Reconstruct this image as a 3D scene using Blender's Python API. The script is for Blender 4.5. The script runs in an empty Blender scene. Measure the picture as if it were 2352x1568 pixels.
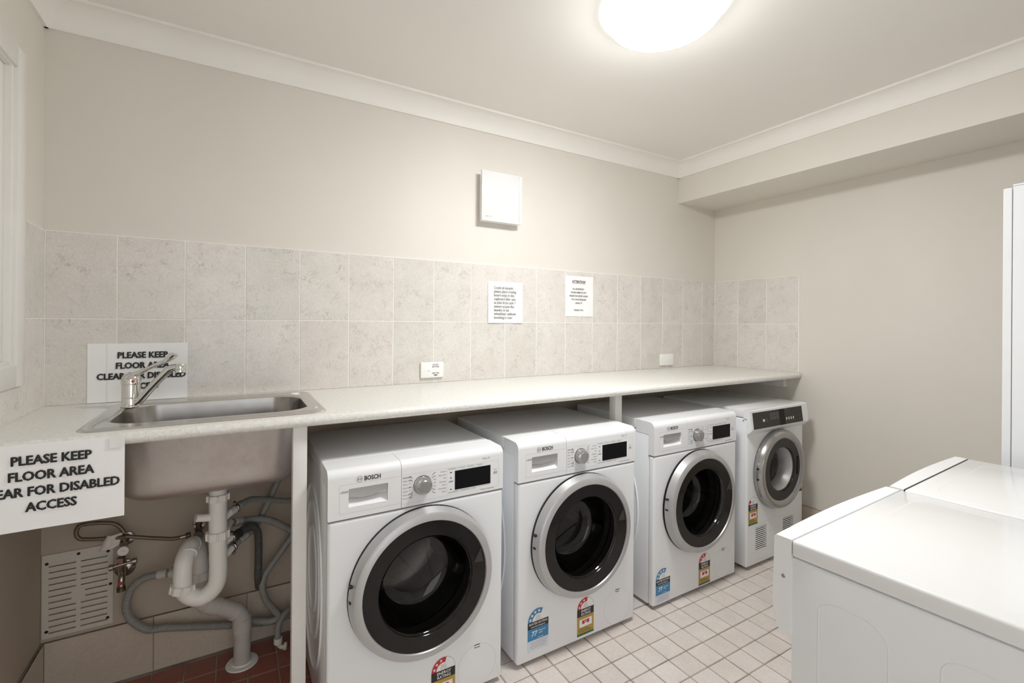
import bpy, bmesh, math, random
from math import sin, cos, pi, radians
from mathutils import Vector, Matrix

random.seed(7)
C = bpy.context.scene.collection
S = bpy.context.scene

# ------------------------------------------------------------------ camera
CAM = Vector((0.56148, -2.16610, 1.29468))
YAW, ROLL = 0.5341, 0.0070
cam_data = bpy.data.cameras.new('camera')
cam_data.sensor_width = 36.0
cam_data.lens = 1077.74 / 2352 * 36.0
cam_data.shift_y = -43.04 / 2352
cam_data.clip_start = 0.02
cam = bpy.data.objects.new('camera', cam_data)
C.objects.link(cam)
fw = Vector((sin(YAW), cos(YAW), 0)); rt = Vector((cos(YAW), -sin(YAW), 0)); up = Vector((0, 0, 1))
r2 = rt * cos(ROLL) + up * sin(ROLL); u2 = -rt * sin(ROLL) + up * cos(ROLL)
cam.matrix_world = Matrix(((r2.x, u2.x, -fw.x, CAM.x), (r2.y, u2.y, -fw.y, CAM.y), (r2.z, u2.z, -fw.z, CAM.z), (0, 0, 0, 1)))
S.camera = cam

# ------------------------------------------------------------------ world, exposure
world = bpy.data.worlds.new('world'); S.world = world
world.use_nodes = True
bg = world.node_tree.nodes['Background']
bg.inputs[0].default_value = (0.96, 0.98, 1.0, 1); bg.inputs[1].default_value = 1.7
S.view_settings.view_transform = 'Standard'
S.view_settings.look = 'None'
S.view_settings.gamma = 1.0
S.view_settings.use_curve_mapping = False
S.view_settings.exposure = 0.06
LAMP = 84.0            # brightness of the ceiling lamp's diffuser
S.cycles.use_denoising = True
S.cycles.max_bounces = 14
S.cycles.diffuse_bounces = 10
S.cycles.glossy_bounces = 6
S.cycles.transmission_bounces = 8
S.cycles.transparent_max_bounces = 12
S.cycles.sample_clamp_indirect = 8.0
S.cycles.caustics_reflective = False
S.cycles.caustics_refractive = False

# ------------------------------------------------------------------ materials
def new_mat(name):
    m = bpy.data.materials.new(name); m.use_nodes = True
    nt = m.node_tree
    return m, nt, nt.nodes['Principled BSDF'], nt.links

def setp(b, color=None, rough=None, metal=None, spec=None, coat=None):
    if color is not None: b.inputs['Base Color'].default_value = (*color, 1)
    if rough is not None: b.inputs['Roughness'].default_value = rough
    if metal is not None: b.inputs['Metallic'].default_value = metal
    if spec is not None: b.inputs['Specular IOR Level'].default_value = spec
    if coat is not None: b.inputs['Coat Weight'].default_value = coat

def pos_noise(nt, scale, detail=4, rough=0.6, src='Position'):
    n = nt.nodes.new('ShaderNodeTexNoise'); n.inputs['Scale'].default_value = scale
    n.inputs['Detail'].default_value = detail; n.inputs['Roughness'].default_value = rough
    g = nt.nodes.new('ShaderNodeNewGeometry') if src == 'Position' else nt.nodes.new('ShaderNodeTexCoord')
    nt.links.new(g.outputs[src], n.inputs['Vector'])
    return n

def ramp(nt, fac, stops):
    r = nt.nodes.new('ShaderNodeValToRGB')
    els = r.color_ramp.elements
    while len(els) < len(stops): els.new(0.5)
    for e, (p, c) in zip(els, stops):
        e.position = p; e.color = (*c, 1)
    nt.links.new(fac, r.inputs[0])
    return r

def bump(nt, b, height, strength=0.1, dist=0.002):
    bp = nt.nodes.new('ShaderNodeBump'); bp.inputs['Strength'].default_value = strength
    bp.inputs['Distance'].default_value = dist
    nt.links.new(height, bp.inputs['Height']); nt.links.new(bp.outputs[0], b.inputs['Normal'])

def mixc(nt, fac, a, b, mode='MIX'):
    m = nt.nodes.new('ShaderNodeMix'); m.data_type = 'RGBA'; m.blend_type = mode
    for sock, v in ((0, fac), (6, a), (7, b)):
        if hasattr(v, 'is_linked') or hasattr(v, 'links'): nt.links.new(v, m.inputs[sock])
        elif isinstance(v, (tuple, list)): m.inputs[sock].default_value = (*v, 1)
        else: m.inputs[sock].default_value = v
    return m.outputs[2]

def plain(name, color, rough=0.5, metal=0.0, spec=None, coat=None, vary=0.04, scale=18, bumpy=0.0, bscale=200):
    m, nt, b, L = new_mat(name)
    setp(b, color, rough, metal, spec, coat)
    n = pos_noise(nt, scale, 3)
    lo = tuple(max(0, c * (1 - vary)) for c in color); hi = tuple(min(1, c * (1 + vary)) for c in color)
    r = ramp(nt, n.outputs['Fac'], [(0.3, lo), (0.7, hi)])
    L.new(r.outputs[0], b.inputs['Base Color'])
    if bumpy:
        n2 = pos_noise(nt, bscale, 2)
        bump(nt, b, n2.outputs['Fac'], bumpy, 0.001)
    return m

M = {}
M['wall'] = plain('wall_paint', (0.71, 0.68, 0.627), 0.6, vary=0.025, scale=1.6, bumpy=0.05, bscale=160)
M['lowerwall'] = plain('darker_tan_lower_wall', (0.50, 0.43, 0.35), 0.6, vary=0.05, scale=3)  # darker tan for the walls below the worktop
M['ceiling'] = plain('ceiling_paint', (0.83, 0.815, 0.775), 0.75, vary=0.015, scale=1.2)
M['cornice'] = plain('cornice_paint', (0.86, 0.845, 0.81), 0.55, vary=0.02, scale=4)
M['trim'] = plain('trim_gloss_white', (0.80, 0.79, 0.76), 0.35, vary=0.02, scale=5)
M['grout'] = plain('white_grout', (0.90, 0.885, 0.86), 0.8, vary=0.03, scale=30)
M['floorgrout'] = plain('floor_grout', (0.31, 0.26, 0.22), 0.9, vary=0.35, scale=6)
M['enamel'] = plain('white_enamel', (0.785, 0.805, 0.83), 0.28, coat=0.25, vary=0.012, scale=3)
M['enamel_top'] = plain('white_enamel_top', (0.79, 0.80, 0.815), 0.22, coat=0.3, vary=0.012, scale=3)
M['panelwhite'] = plain('white_panel_plastic', (0.81, 0.825, 0.845), 0.32, vary=0.01, scale=4)
M['whiteplastic'] = plain('white_plastic', (0.88, 0.88, 0.87), 0.3, vary=0.01, scale=8)
M['seam'] = plain('shadow_gap_grey', (0.18, 0.18, 0.18), 0.7)
M['black'] = plain('black_plastic', (0.012, 0.012, 0.012), 0.35)
M['rubber'] = plain('black_rubber', (0.02, 0.02, 0.02), 0.7)
M['greyrubber'] = plain('grey_rubber', (0.16, 0.16, 0.16), 0.6)
M['darkpanel'] = plain('dark_grey_panel', (0.045, 0.042, 0.038), 0.5, spec=0.25, vary=0.06, scale=60)
M['display'] = plain('black_display', (0.005, 0.005, 0.006), 0.25, spec=0.15)
M['silver'] = plain('silver_paint', (0.50, 0.50, 0.505), 0.38, 0.55, vary=0.02, scale=40)
M['dial'] = plain('satin_metal_dial', (0.47, 0.47, 0.47), 0.25, 0.9)
M['chrome'] = plain('chrome', (0.72, 0.71, 0.69), 0.09, 1.0, vary=0.02)
M['dullchrome'] = plain('dull_chrome', (0.45, 0.42, 0.38), 0.22, 1.0, vary=0.15, scale=60)
M['brass'] = plain('tarnished_brass', (0.16, 0.12, 0.085), 0.4, 0.8, vary=0.3, scale=80)
M['braid'] = plain('braided_steel', (0.20, 0.165, 0.13), 0.4, 0.7, vary=0.3, scale=400, bumpy=0.5, bscale=900)
M['pvc'] = plain('white_pvc', (0.78, 0.77, 0.74), 0.32, vary=0.02, scale=20)
M['greypvc'] = plain('grey_pvc', (0.52, 0.50, 0.47), 0.4, vary=0.06, scale=20)
M['hose'] = plain('grey_hose', (0.27, 0.275, 0.26), 0.5, vary=0.06, scale=40)
M['darkhose'] = plain('dark_tape', (0.075, 0.08, 0.075), 0.45, vary=0.15, scale=60)
M['tape'] = plain('clear_tape', (0.78, 0.78, 0.77), 0.3)
M['paper'] = plain('white_paper', (0.88, 0.885, 0.89), 0.55, vary=0.01, scale=12)
M['tagpaper'] = plain('old_tag_paper', (0.74, 0.69, 0.65), 0.7, vary=0.1, scale=70)
M['ink'] = plain('black_ink', (0.012, 0.012, 0.012), 0.6)
M['greyink'] = plain('grey_ink', (0.20, 0.20, 0.20), 0.6)
M['faintink'] = plain('faint_ink', (0.42, 0.42, 0.42), 0.6)
M['redink'] = plain('dark_red_ink', (0.16, 0.05, 0.05), 0.6)
M['red'] = plain('red_print', (0.52, 0.022, 0.035), 0.45)
M['blue'] = plain('blue_print', (0.045, 0.22, 0.43), 0.45)
M['gold'] = plain('gold_print', (0.46, 0.30, 0.055), 0.45)
M['green'] = plain('green_print', (0.02, 0.13, 0.05), 0.45)
M['paleblue'] = plain('pale_blue_print', (0.66, 0.70, 0.78), 0.45)
M['labelwhite'] = plain('label_white', (0.82, 0.82, 0.82), 0.4)
M['post'] = plain('white_timber_paint', (0.74, 0.73, 0.71), 0.45, vary=0.03, scale=12)
M['vent'] = plain('vent_cream_plastic', (0.66, 0.63, 0.56), 0.5, vary=0.03)
M['dark'] = plain('dark_cavity', (0.02, 0.018, 0.016), 0.9)
M['shade'] = plain('grey_frosted_glass', (0.50, 0.50, 0.49), 0.45, vary=0.03, scale=2)
M['drum'] = plain('drum_steel', (0.42, 0.42, 0.42), 0.25, 1.0, vary=0.1, scale=60)

# stainless steel with brushed grain and water marks
def steel(name, lo, hi, r0, r1):
    m, nt, b, L = new_mat(name); setp(b, lo, r0, 1.0)
    n = pos_noise(nt, 5, 3); r = ramp(nt, n.outputs['Fac'], [(0.3, lo), (0.7, hi)]); L.new(r.outputs[0], b.inputs['Base Color'])
    n3 = pos_noise(nt, 7, 3); r3 = ramp(nt, n3.outputs['Fac'], [(0.35, (r0,) * 3), (0.7, (r1,) * 3)]); L.new(r3.outputs[0], b.inputs['Roughness'])
    return m
M['steel'] = steel('stainless_steel', (0.66, 0.645, 0.625), (0.72, 0.70, 0.685), 0.17, 0.25)
M['steelbowl'] = steel('shaded_steel_bowl', (0.29, 0.275, 0.26), (0.36, 0.345, 0.33), 0.18, 0.26)  # same steel darkened: the bowl's inner shade is in its colour
# underside of the bowl: dull, marked
m, nt, b, L = new_mat('dull_stainless'); setp(b, (0.5, 0.45, 0.42), 0.42, 0.75)
n = pos_noise(nt, 7, 6); r = ramp(nt, n.outputs['Fac'], [(0.3, (0.40, 0.345, 0.32)), (0.52, (0.50, 0.455, 0.43)), (0.75, (0.56, 0.52, 0.50))])
v = nt.nodes.new('ShaderNodeTexVoronoi'); v.inputs['Scale'].default_value = 60
g = nt.nodes.new('ShaderNodeNewGeometry'); L.new(g.outputs['Position'], v.inputs['Vector'])
rv = ramp(nt, v.outputs['Distance'], [(0.05, (0.6,) * 3), (0.14, (1, 1, 1))])
L.new(mixc(nt, 0.5, r.outputs[0], rv.outputs[0], 'MULTIPLY'), b.inputs['Base Color'])
M['dullsteel'] = m

# marbled ceramic wall tile
def tile_mat(name, base_a, base_b, pink, vein, vein_amt, rough, scale=1.0):
    m, nt, b, L = new_mat(name); setp(b, base_a, rough, coat=0.08)
    oi = nt.nodes.new('ShaderNodeObjectInfo')
    g = nt.nodes.new('ShaderNodeNewGeometry')
    add = nt.nodes.new('ShaderNodeVectorMath'); add.operation = 'ADD'
    mul = nt.nodes.new('ShaderNodeVectorMath'); mul.operation = 'SCALE'
    cmb = nt.nodes.new('ShaderNodeCombineXYZ')
    for i in range(3): L.new(oi.outputs['Random'], cmb.inputs[i])
    L.new(cmb.outputs[0], mul.inputs[0]); mul.inputs['Scale'].default_value = 9.0
    L.new(g.outputs['Position'], add.inputs[0]); L.new(mul.outputs[0], add.inputs[1])
    def nz(s, d, ro=0.6, dist=0.0):
        n = nt.nodes.new('ShaderNodeTexNoise'); n.inputs['Scale'].default_value = s * scale; n.inputs['Detail'].default_value = d
        n.inputs['Roughness'].default_value = ro; n.inputs['Distortion'].default_value = dist
        L.new(add.outputs[0], n.inputs['Vector']); return n
    base = ramp(nt, nz(9, 6, 0.65).outputs['Fac'], [(0.32, base_a), (0.68, base_b)])
    tint = ramp(nt, oi.outputs['Random'], [(0.0, base_a), (0.5, base_b), (1.0, pink)])
    c1 = mixc(nt, 0.45, base.outputs[0], tint.outputs[0])
    vn = nz(13, 5, 0.7, 1.6)
    vr = nt.nodes.new('ShaderNodeMath'); vr.operation = 'SUBTRACT'; L.new(vn.outputs['Fac'], vr.inputs[0]); vr.inputs[1].default_value = 0.5
    ab = nt.nodes.new('ShaderNodeMath'); ab.operation = 'ABSOLUTE'; L.new(vr.outputs[0], ab.inputs[0])
    vm = ramp(nt, ab.outputs[0], [(0.0, (1, 1, 1)), (0.014, (0, 0, 0))])
    patch = ramp(nt, nz(16, 2).outputs['Fac'], [(0.47, (0, 0, 0)), (0.62, (vein_amt,) * 3)])
    f = mixc(nt, 1.0, vm.outputs[0], patch.outputs[0], 'MULTIPLY')
    c2 = mixc(nt, f, c1, vein)
    fine = ramp(nt, nz(120, 3).outputs['Fac'], [(0.3, (0.93,) * 3), (0.7, (1.05,) * 3)])
    c3 = mixc(nt, 1.0, c2, fine.outputs[0], 'MULTIPLY')
    L.new(c3, b.inputs['Base Color'])
    return m
M['walltile'] = tile_mat('marbled_wall_tile', (0.62, 0.60, 0.555), (0.75, 0.72, 0.69), (0.74, 0.68, 0.655), (0.36, 0.33, 0.30), 0.85, 0.22)
M['skirttile'] = tile_mat('beige_skirting_tile', (0.55, 0.485, 0.405), (0.62, 0.56, 0.475), (0.59, 0.51, 0.43), (0.36, 0.30, 0.25), 0.4, 0.35)
M['floortile'] = tile_mat('cream_floor_tile', (0.605, 0.545, 0.51), (0.735, 0.69, 0.66), (0.65, 0.575, 0.525), (0.5, 0.42, 0.36), 0.3, 0.4)
M['redtile'] = tile_mat('terracotta_floor_tile', (0.25, 0.085, 0.06), (0.31, 0.115, 0.085), (0.27, 0.10, 0.08), (0.2, 0.07, 0.05), 0.3, 0.45)

# speckled laminate
m, nt, b, L = new_mat('speckled_laminate'); setp(b, (0.74, 0.73, 0.70), 0.3)
g = nt.nodes.new('ShaderNodeNewGeometry')
def spk(scale, lo, hi, colr):
    v = nt.nodes.new('ShaderNodeTexVoronoi'); v.inputs['Scale'].default_value = scale; L.new(g.outputs['Position'], v.inputs['Vector'])
    sep = nt.nodes.new('ShaderNodeSeparateColor'); L.new(v.outputs['Color'], sep.inputs[0])
    d = ramp(nt, v.outputs['Distance'], [(0.18, (1, 1, 1)), (0.34, (0, 0, 0))])
    s = ramp(nt, sep.outputs[0], [(lo, (0, 0, 0)), (hi, (1, 1, 1))])
    return mixc(nt, 1.0, d.outputs[0], s.outputs[0], 'MULTIPLY')
n = pos_noise(nt, 90, 3)
base = ramp(nt, n.outputs['Fac'], [(0.35, (0.68, 0.675, 0.64)), (0.65, (0.79, 0.785, 0.76))])
c1 = mixc(nt, spk(320, 0.60, 0.66, None), base.outputs[0], (0.50, 0.48, 0.44))
c2 = mixc(nt, spk(300, 0.88, 0.92, None), c1, (0.33, 0.30, 0.26))
L.new(c2, b.inputs['Base Color'])
M['laminate'] = m

# lamp diffuser
m = bpy.data.materials.new('glowing_opal_diffuser'); m.use_nodes = True
nt = m.node_tree; nt.nodes.clear()
e = nt.nodes.new('ShaderNodeEmission'); e.inputs[0].default_value = (1.0, 0.998, 0.988, 1)
# rim dimmed to limit ceiling glare: the underside glows more than the rim
g = nt.nodes.new('ShaderNodeNewGeometry'); sp_ = nt.nodes.new('ShaderNodeSeparateXYZ'); nt.links.new(g.outputs['Normal'], sp_.inputs[0])
ab = nt.nodes.new('ShaderNodeMath'); ab.operation = 'ABSOLUTE'; nt.links.new(sp_.outputs[2], ab.inputs[0])
mr = nt.nodes.new('ShaderNodeMapRange'); mr.interpolation_type = 'SMOOTHSTEP'; mr.inputs['From Min'].default_value = 0.38; mr.inputs['From Max'].default_value = 1.0; mr.inputs['To Min'].default_value = LAMP * 0.03; mr.inputs['To Max'].default_value = LAMP
nt.links.new(ab.outputs[0], mr.inputs[0]); nt.links.new(mr.outputs[0], e.inputs[1])
o = nt.nodes.new('ShaderNodeOutputMaterial'); nt.links.new(e.outputs[0], o.inputs[0])
M['lamp'] = m

# tinted door glass, smoked border glass
def glass(name, tint, refl):
    m = bpy.data.materials.new(name); m.use_nodes = True
    nt = m.node_tree; nt.nodes.clear()
    t = nt.nodes.new('ShaderNodeBsdfTransparent'); t.inputs[0].default_value = (*tint, 1)
    gl = nt.nodes.new('ShaderNodeBsdfGlossy'); gl.inputs['Roughness'].default_value = 0.03; gl.inputs[0].default_value = (0.9, 0.9, 0.9, 1)
    lf = nt.nodes.new('ShaderNodeLayerWeight'); lf.inputs[0].default_value = 0.5
    pw = nt.nodes.new('ShaderNodeMath'); pw.operation = 'POWER'; nt.links.new(lf.outputs['Facing'], pw.inputs[0]); pw.inputs[1].default_value = 5.0
    lw = nt.nodes.new('ShaderNodeMath'); lw.operation = 'MULTIPLY_ADD'; nt.links.new(pw.outputs[0], lw.inputs[0]); lw.inputs[1].default_value = 0.6; lw.inputs[2].default_value = 0.045
    mx = nt.nodes.new('ShaderNodeMixShader'); o = nt.nodes.new('ShaderNodeOutputMaterial')
    nt.links.new(lw.outputs[0], mx.inputs[0]); nt.links.new(t.outputs[0], mx.inputs[1]); nt.links.new(gl.outputs[0], mx.inputs[2]); nt.links.new(mx.outputs[0], o.inputs[0])
    return m
M['glass'] = glass('smoked_glass', (0.30, 0.29, 0.28), 1.5)
M['smoked'] = plain('smoked_glass_border', (0.006, 0.0055, 0.005), 0.10, spec=0.4, vary=0.05)

# ------------------------------------------------------------------ helpers
def link(name, bm, mat, parent=None, smooth=None, recalc=True):
    if recalc: bmesh.ops.recalc_face_normals(bm, faces=bm.faces)
    me = bpy.data.meshes.new(name); bm.to_mesh(me); bm.free()
    return linkm(name, me, mat, parent, smooth)

def linkm(name, me, mat, parent=None, smooth=None):
    o = bpy.data.objects.new(name, me); C.objects.link(o)
    if isinstance(mat, str): mat = M[mat]
    me.materials.clear(); me.materials.append(mat)
    if smooth is not None:
        for p in me.polygons: p.use_smooth = True
        me.set_sharp_from_angle(angle=radians(smooth))
    if parent: o.parent = parent
    return o

def thing(name, label, cat, loc=(0, 0, 0), rz=0, group=None):
    o = bpy.data.objects.new(name, None); C.objects.link(o)
    o.location = loc; o.rotation_euler = (0, 0, rz); o.empty_display_size = 0.05
    o['label'] = label; o['category'] = cat
    if group: o['group'] = group
    return o

def tag(o, label, cat, group=None):
    o['label'] = label; o['category'] = cat
    if group: o['group'] = group
    return o

def struct(o):
    o['kind'] = 'structure'; return o

def box(bm, x0, x1, y0, y1, z0, z1, bev=0.0, seg=2):
    vs = [bm.verts.new((x, y, z)) for x in (x0, x1) for y in (y0, y1) for z in (z0, z1)]
    f = [(0, 1, 3, 2), (4, 6, 7, 5), (0, 4, 5, 1), (2, 3, 7, 6), (0, 2, 6, 4), (1, 5, 7, 3)]
    fs = [bm.faces.new([vs[i] for i in q]) for q in f]
    if bev > 0:
        es = list({e for fc in fs for e in fc.edges})
        bmesh.ops.bevel(bm, geom=es, offset=bev, segments=seg, profile=0.5, affect='EDGES')

def bx(*a, **k):
    bm = bmesh.new(); box(bm, *a, **k); return bm

def lathe(bm, prof, centre=(0, 0, 0), axis='z', n=48, a0=0.0, a1=2 * pi):
    """prof: list of (radius, height) revolved about axis through centre."""
    cx, cy, cz = centre
    full = abs(a1 - a0 - 2 * pi) < 1e-6
    cols = n if full else n + 1
    rings = []
    for i in range(cols):
        a = a0 + (a1 - a0) * i / n
        ring = []
        for r, h in prof:
            if axis == 'z': p = (cx + r * cos(a), cy + r * sin(a), cz + h)
            elif axis == 'y': p = (cx + r * cos(a), cy + h, cz + r * sin(a))
            else: p = (cx + h, cy + r * cos(a), cz + r * sin(a))
            ring.append(bm.verts.new(p))
        rings.append(ring)
    for i in range(n):
        A, B = rings[i], rings[(i + 1) % cols]
        for j in range(len(prof) - 1):
            bm.faces.new((A[j], B[j], B[j + 1], A[j + 1]))
    bmesh.ops.remove_doubles(bm, verts=bm.verts[:], dist=1e-6)
    return bm

def lt(*a, **k):
    bm = bmesh.new(); lathe(bm, *a, **k); return bm

def spline(pts, step=0.006):
    P = [Vector(p) for p in pts]
    P = [P[0] * 2 - P[1]] + P + [P[-1] * 2 - P[-2]]
    out = []
    for i in range(1, len(P) - 2):
        a, b_, c, d = P[i - 1:i + 3]
        n = max(2, int((c - b_).length / step))
        for k in range(n):
            t = k / n
            out.append(0.5 * ((2 * b_) + (c - a) * t + (2 * a - 5 * b_ + 4 * c - d) * t * t + (3 * b_ - a - 3 * c + d) * t ** 3))
    out.append(P[-2]); return out

def tube(bm, path, rad, n=12, cap=True, flat=None):
    """path: points; rad: number or function of index."""
    T = []
    for i in range(len(path)):
        a = path[max(0, i - 1)]; b_ = path[min(len(path) - 1, i + 1)]
        T.append((b_ - a).normalized())
    ref = Vector((0, 0, 1)) if abs(T[0].z) < 0.9 else Vector((1, 0, 0))
    N = (ref - T[0] * ref.dot(T[0])).normalized()
    rings = []
    for i, p in enumerate(path):
        N = (N - T[i] * N.dot(T[i])).normalized(); Bv = T[i].cross(N)
        r = rad(i) if callable(rad) else rad
        rn, rb = (r, r) if flat is None else (r * flat[0], r * flat[1])
        rings.append([bm.verts.new(p + N * rn * cos(2 * pi * k / n) + Bv * rb * sin(2 * pi * k / n)) for k in range(n)])
    for i in range(len(rings) - 1):
        for k in range(n):
            bm.faces.new((rings[i][k], rings[i][(k + 1) % n], rings[i + 1][(k + 1) % n], rings[i + 1][k]))
    if cap:
        bm.faces.new(rings[0][::-1]); bm.faces.new(rings[-1])
    return bm

def tb(pts, rad, n=12, step=0.006, smooth_path=True, flat=None):
    bm = bmesh.new()
    tube(bm, spline(pts, step) if smooth_path else [Vector(p) for p in pts], rad, n, True, flat); return bm

def collar(bm, p, d, rad, length, n=16, ribs=0):
    """short cylinder centred at p along d (nuts, clamps, cuffs)."""
    p = Vector(p); d = Vector(d).normalized()
    e = min(0.0015, length * 0.2)
    path = [p - d * length / 2, p - d * (length / 2 - e), p + d * (length / 2 - e), p + d * length / 2]
    rr = [rad - e, rad, rad, rad - e]
    tube(bm, path, lambda i: rr[i], n)

def poly(bm, pts, y, thick=0.0):
    vs = [bm.verts.new((x, y, z)) for x, z in pts]
    f = bm.faces.new(vs)
    if thick:
        r = bmesh.ops.extrude_face_region(bm, geom=[f])
        bmesh.ops.translate(bm, vec=(0, thick, 0), verts=[v for v in r['geom'] if isinstance(v, bmesh.types.BMVert)])

def rectxz(x0, x1, z0, z1): return [(x0, z0), (x1, z0), (x1, z1), (x0, z1)]

def arc_band(bm, cx, cz, r0, r1, a0, a1, y, n=24):
    A = []
    for i in range(n + 1):
        a = a0 + (a1 - a0) * i / n
        A.append((bm.verts.new((cx + r0 * cos(a), y, cz + r0 * sin(a))), bm.verts.new((cx + r1 * cos(a), y, cz + r1 * sin(a)))))
    for i in range(n): bm.faces.new((A[i][0], A[i][1], A[i + 1][1], A[i + 1][0]))

def star(bm, cx, cz, r, y, rot=0.0):
    c = bm.verts.new((cx, y, cz)); vs = []
    for i in range(10):
        a = pi / 2 + rot + i * pi / 5; q = r if i % 2 == 0 else r * 0.42
        vs.append(bm.verts.new((cx + q * cos(a), y, cz + q * sin(a))))
    for i in range(10): bm.faces.new((c, vs[i], vs[(i + 1) % 10]))

def extrude_x(bm, prof, x0, x1):
    """closed (y,z) profile swept from x0 to x1 with end caps."""
    A = [bm.verts.new((x0, y, z)) for y, z in prof]; B = [bm.verts.new((x1, y, z)) for y, z in prof]
    k = len(prof)
    for i in range(k): bm.faces.new((A[i], A[(i + 1) % k], B[(i + 1) % k], B[i]))
    bm.faces.new(A[::-1]); bm.faces.new(B)

def text_mesh(lines, size, align='LEFT', space=1.2, bold=0.0, sx=1.0, shear=0.0):
    """lettering as a flat mesh in the XZ plane, top line's baseline at z=0, reading from -y."""
    cu = bpy.data.curves.new('lettering', 'FONT'); cu.body = '\n'.join(lines)
    cu.size = size; cu.align_x = align; cu.space_line = space; cu.offset = min(bold, size * .012); cu.shear = shear
    cu.resolution_u = 2; cu.fill_mode = 'FRONT'
    o = bpy.data.objects.new('lettering_tmp', cu); C.objects.link(o)
    dg = bpy.context.evaluated_depsgraph_get(); dg.update()
    me = bpy.data.meshes.new_from_object(o.evaluated_get(dg))
    bpy.data.objects.remove(o); bpy.data.curves.remove(cu)
    me.transform(Matrix(((sx, 0, 0, 0), (0, 0, -1, 0), (0, 1, 0, 0), (0, 0, 0, 1))))
    extra = bold - min(bold, size * .012)
    if extra > 0.00009:                     # heavier weight: the same letters laid a hair to either side
        b_ = bmesh.new()
        for q, (dx, dz) in enumerate(((-extra, 0), (extra, 0), (0, -extra * .6), (0, extra * .6))):
            m2 = me.copy(); m2.transform(Matrix.Translation((dx, -.00003 * q, dz))); b_.from_mesh(m2); bpy.data.meshes.remove(m2)
        b_.to_mesh(me); b_.free()
    return me

def text_into(bm, lines, size, x, y, z, align='LEFT', **k):
    me = text_mesh(lines, size, align, **k); me.transform(Matrix.Translation((x, y, z)))
    bm.from_mesh(me); bpy.data.meshes.remove(me)

def boolean(me, cut_bm, op='DIFFERENCE'):
    cm = bpy.data.meshes.new('cut'); bmesh.ops.recalc_face_normals(cut_bm, faces=cut_bm.faces); cut_bm.to_mesh(cm); cut_bm.free()
    a = bpy.data.objects.new('a_tmp', me); c = bpy.data.objects.new('c_tmp', cm); C.objects.link(a); C.objects.link(c)
    md = a.modifiers.new('b', 'BOOLEAN'); md.operation = op; md.object = c; md.solver = 'EXACT'
    dg = bpy.context.evaluated_depsgraph_get(); dg.update()
    out = bpy.data.meshes.new_from_object(a.evaluated_get(dg))
    bpy.data.objects.remove(a); bpy.data.objects.remove(c); bpy.data.meshes.remove(cm); bpy.data.meshes.remove(me)
    return out

def to_me(bm):
    bmesh.ops.recalc_face_normals(bm, faces=bm.faces)
    me = bpy.data.meshes.new('m'); bm.to_mesh(me); bm.free(); return me

def kids(o): return [c for c in C.objects if c.parent == o]
def copy_tree(root):
    r = root.copy(); C.objects.link(r)
    for ch in list(root.children):
        c = ch.copy(); C.objects.link(c); c.parent = r
        for g in list(ch.children):
            d = g.copy(); C.objects.link(d); d.parent = c
    return r

# ------------------------------------------------------------------ the room shell
XL, XR = 0.003, 3.543          # wall faces
YB, YF = 0.007, -2.75
ZC = 2.366
WT = 0.12

# back wall
wall_back = struct(link('wall_back', bx(XL - WT, XR + WT, YB, YB + WT, -0.05, ZC + 0.05), 'wall'))
link('lower_wall_tan', bx(XL, XR, YB - 0.0008, YB, 0.0, 0.985), 'lowerwall', wall_back)  # darker tan sheet on the back wall, below worktop height
wall_right = struct(link('wall_right', bx(XR, XR + WT, YF, YB, -0.05, ZC + 0.05), 'wall'))
DOX0, DOX1, DOZ = 0.10, 1.15, 2.06      # unseen doorway added behind the camera to let fill light in
bm = bmesh.new()
box(bm, XL - WT, DOX0, YF - WT, YF, -0.05, ZC + 0.05); box(bm, DOX1, XR + WT, YF - WT, YF, -0.05, ZC + 0.05); box(bm, DOX0, DOX1, YF - WT, YF, DOZ, ZC + 0.05)
wall_front = struct(link('wall_front', bm, 'wall'))
bm = bmesh.new()
for a, b_, c, d in ((DOX0 - .05, DOX0 + .012, 0, DOZ + .05), (DOX1 - .012, DOX1 + .05, 0, DOZ + .05), (DOX0 + .012, DOX1 - .012, DOZ - .012, DOZ + .05)): box(bm, a, b_, YF - WT - .01, YF + .015, c, d, bev=.002)
struct(link('fill_doorway_1', bm, 'trim', smooth=40))  # frame of the added fill-light doorway
# left wall with the window opening
WY0, WY1, WZ0, WZ1 = -1.16, -0.268, 1.155, 2.035
bm = bmesh.new()
box(bm, XL - WT, XL, WY1, YB, -0.05, ZC + 0.05)
box(bm, XL - WT, XL, YF, WY0, -0.05, ZC + 0.05)
box(bm, XL - WT, XL, WY0, WY1, -0.05, WZ0)
box(bm, XL - WT, XL, WY0, WY1, WZ1, ZC + 0.05)
wall_left = struct(link('wall_left', bm, 'wall'))
link('lower_wall_tan', bx(XL, XL + 0.0008, -0.60, YB, 0.0, 0.985), 'lowerwall', wall_left)  # the same darker tan on the left wall under the worktop
ceiling = struct(link('ceiling', bx(XL - WT, XR + WT, YF - WT, YB + WT, ZC, ZC + 0.1), 'ceiling'))
# dropped beam along the right wall
BX = 3.154; BZ = 2.112
beam = struct(link('trim_1', bx(BX, XR, YF, YB, BZ, ZC), 'wall'))
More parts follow.
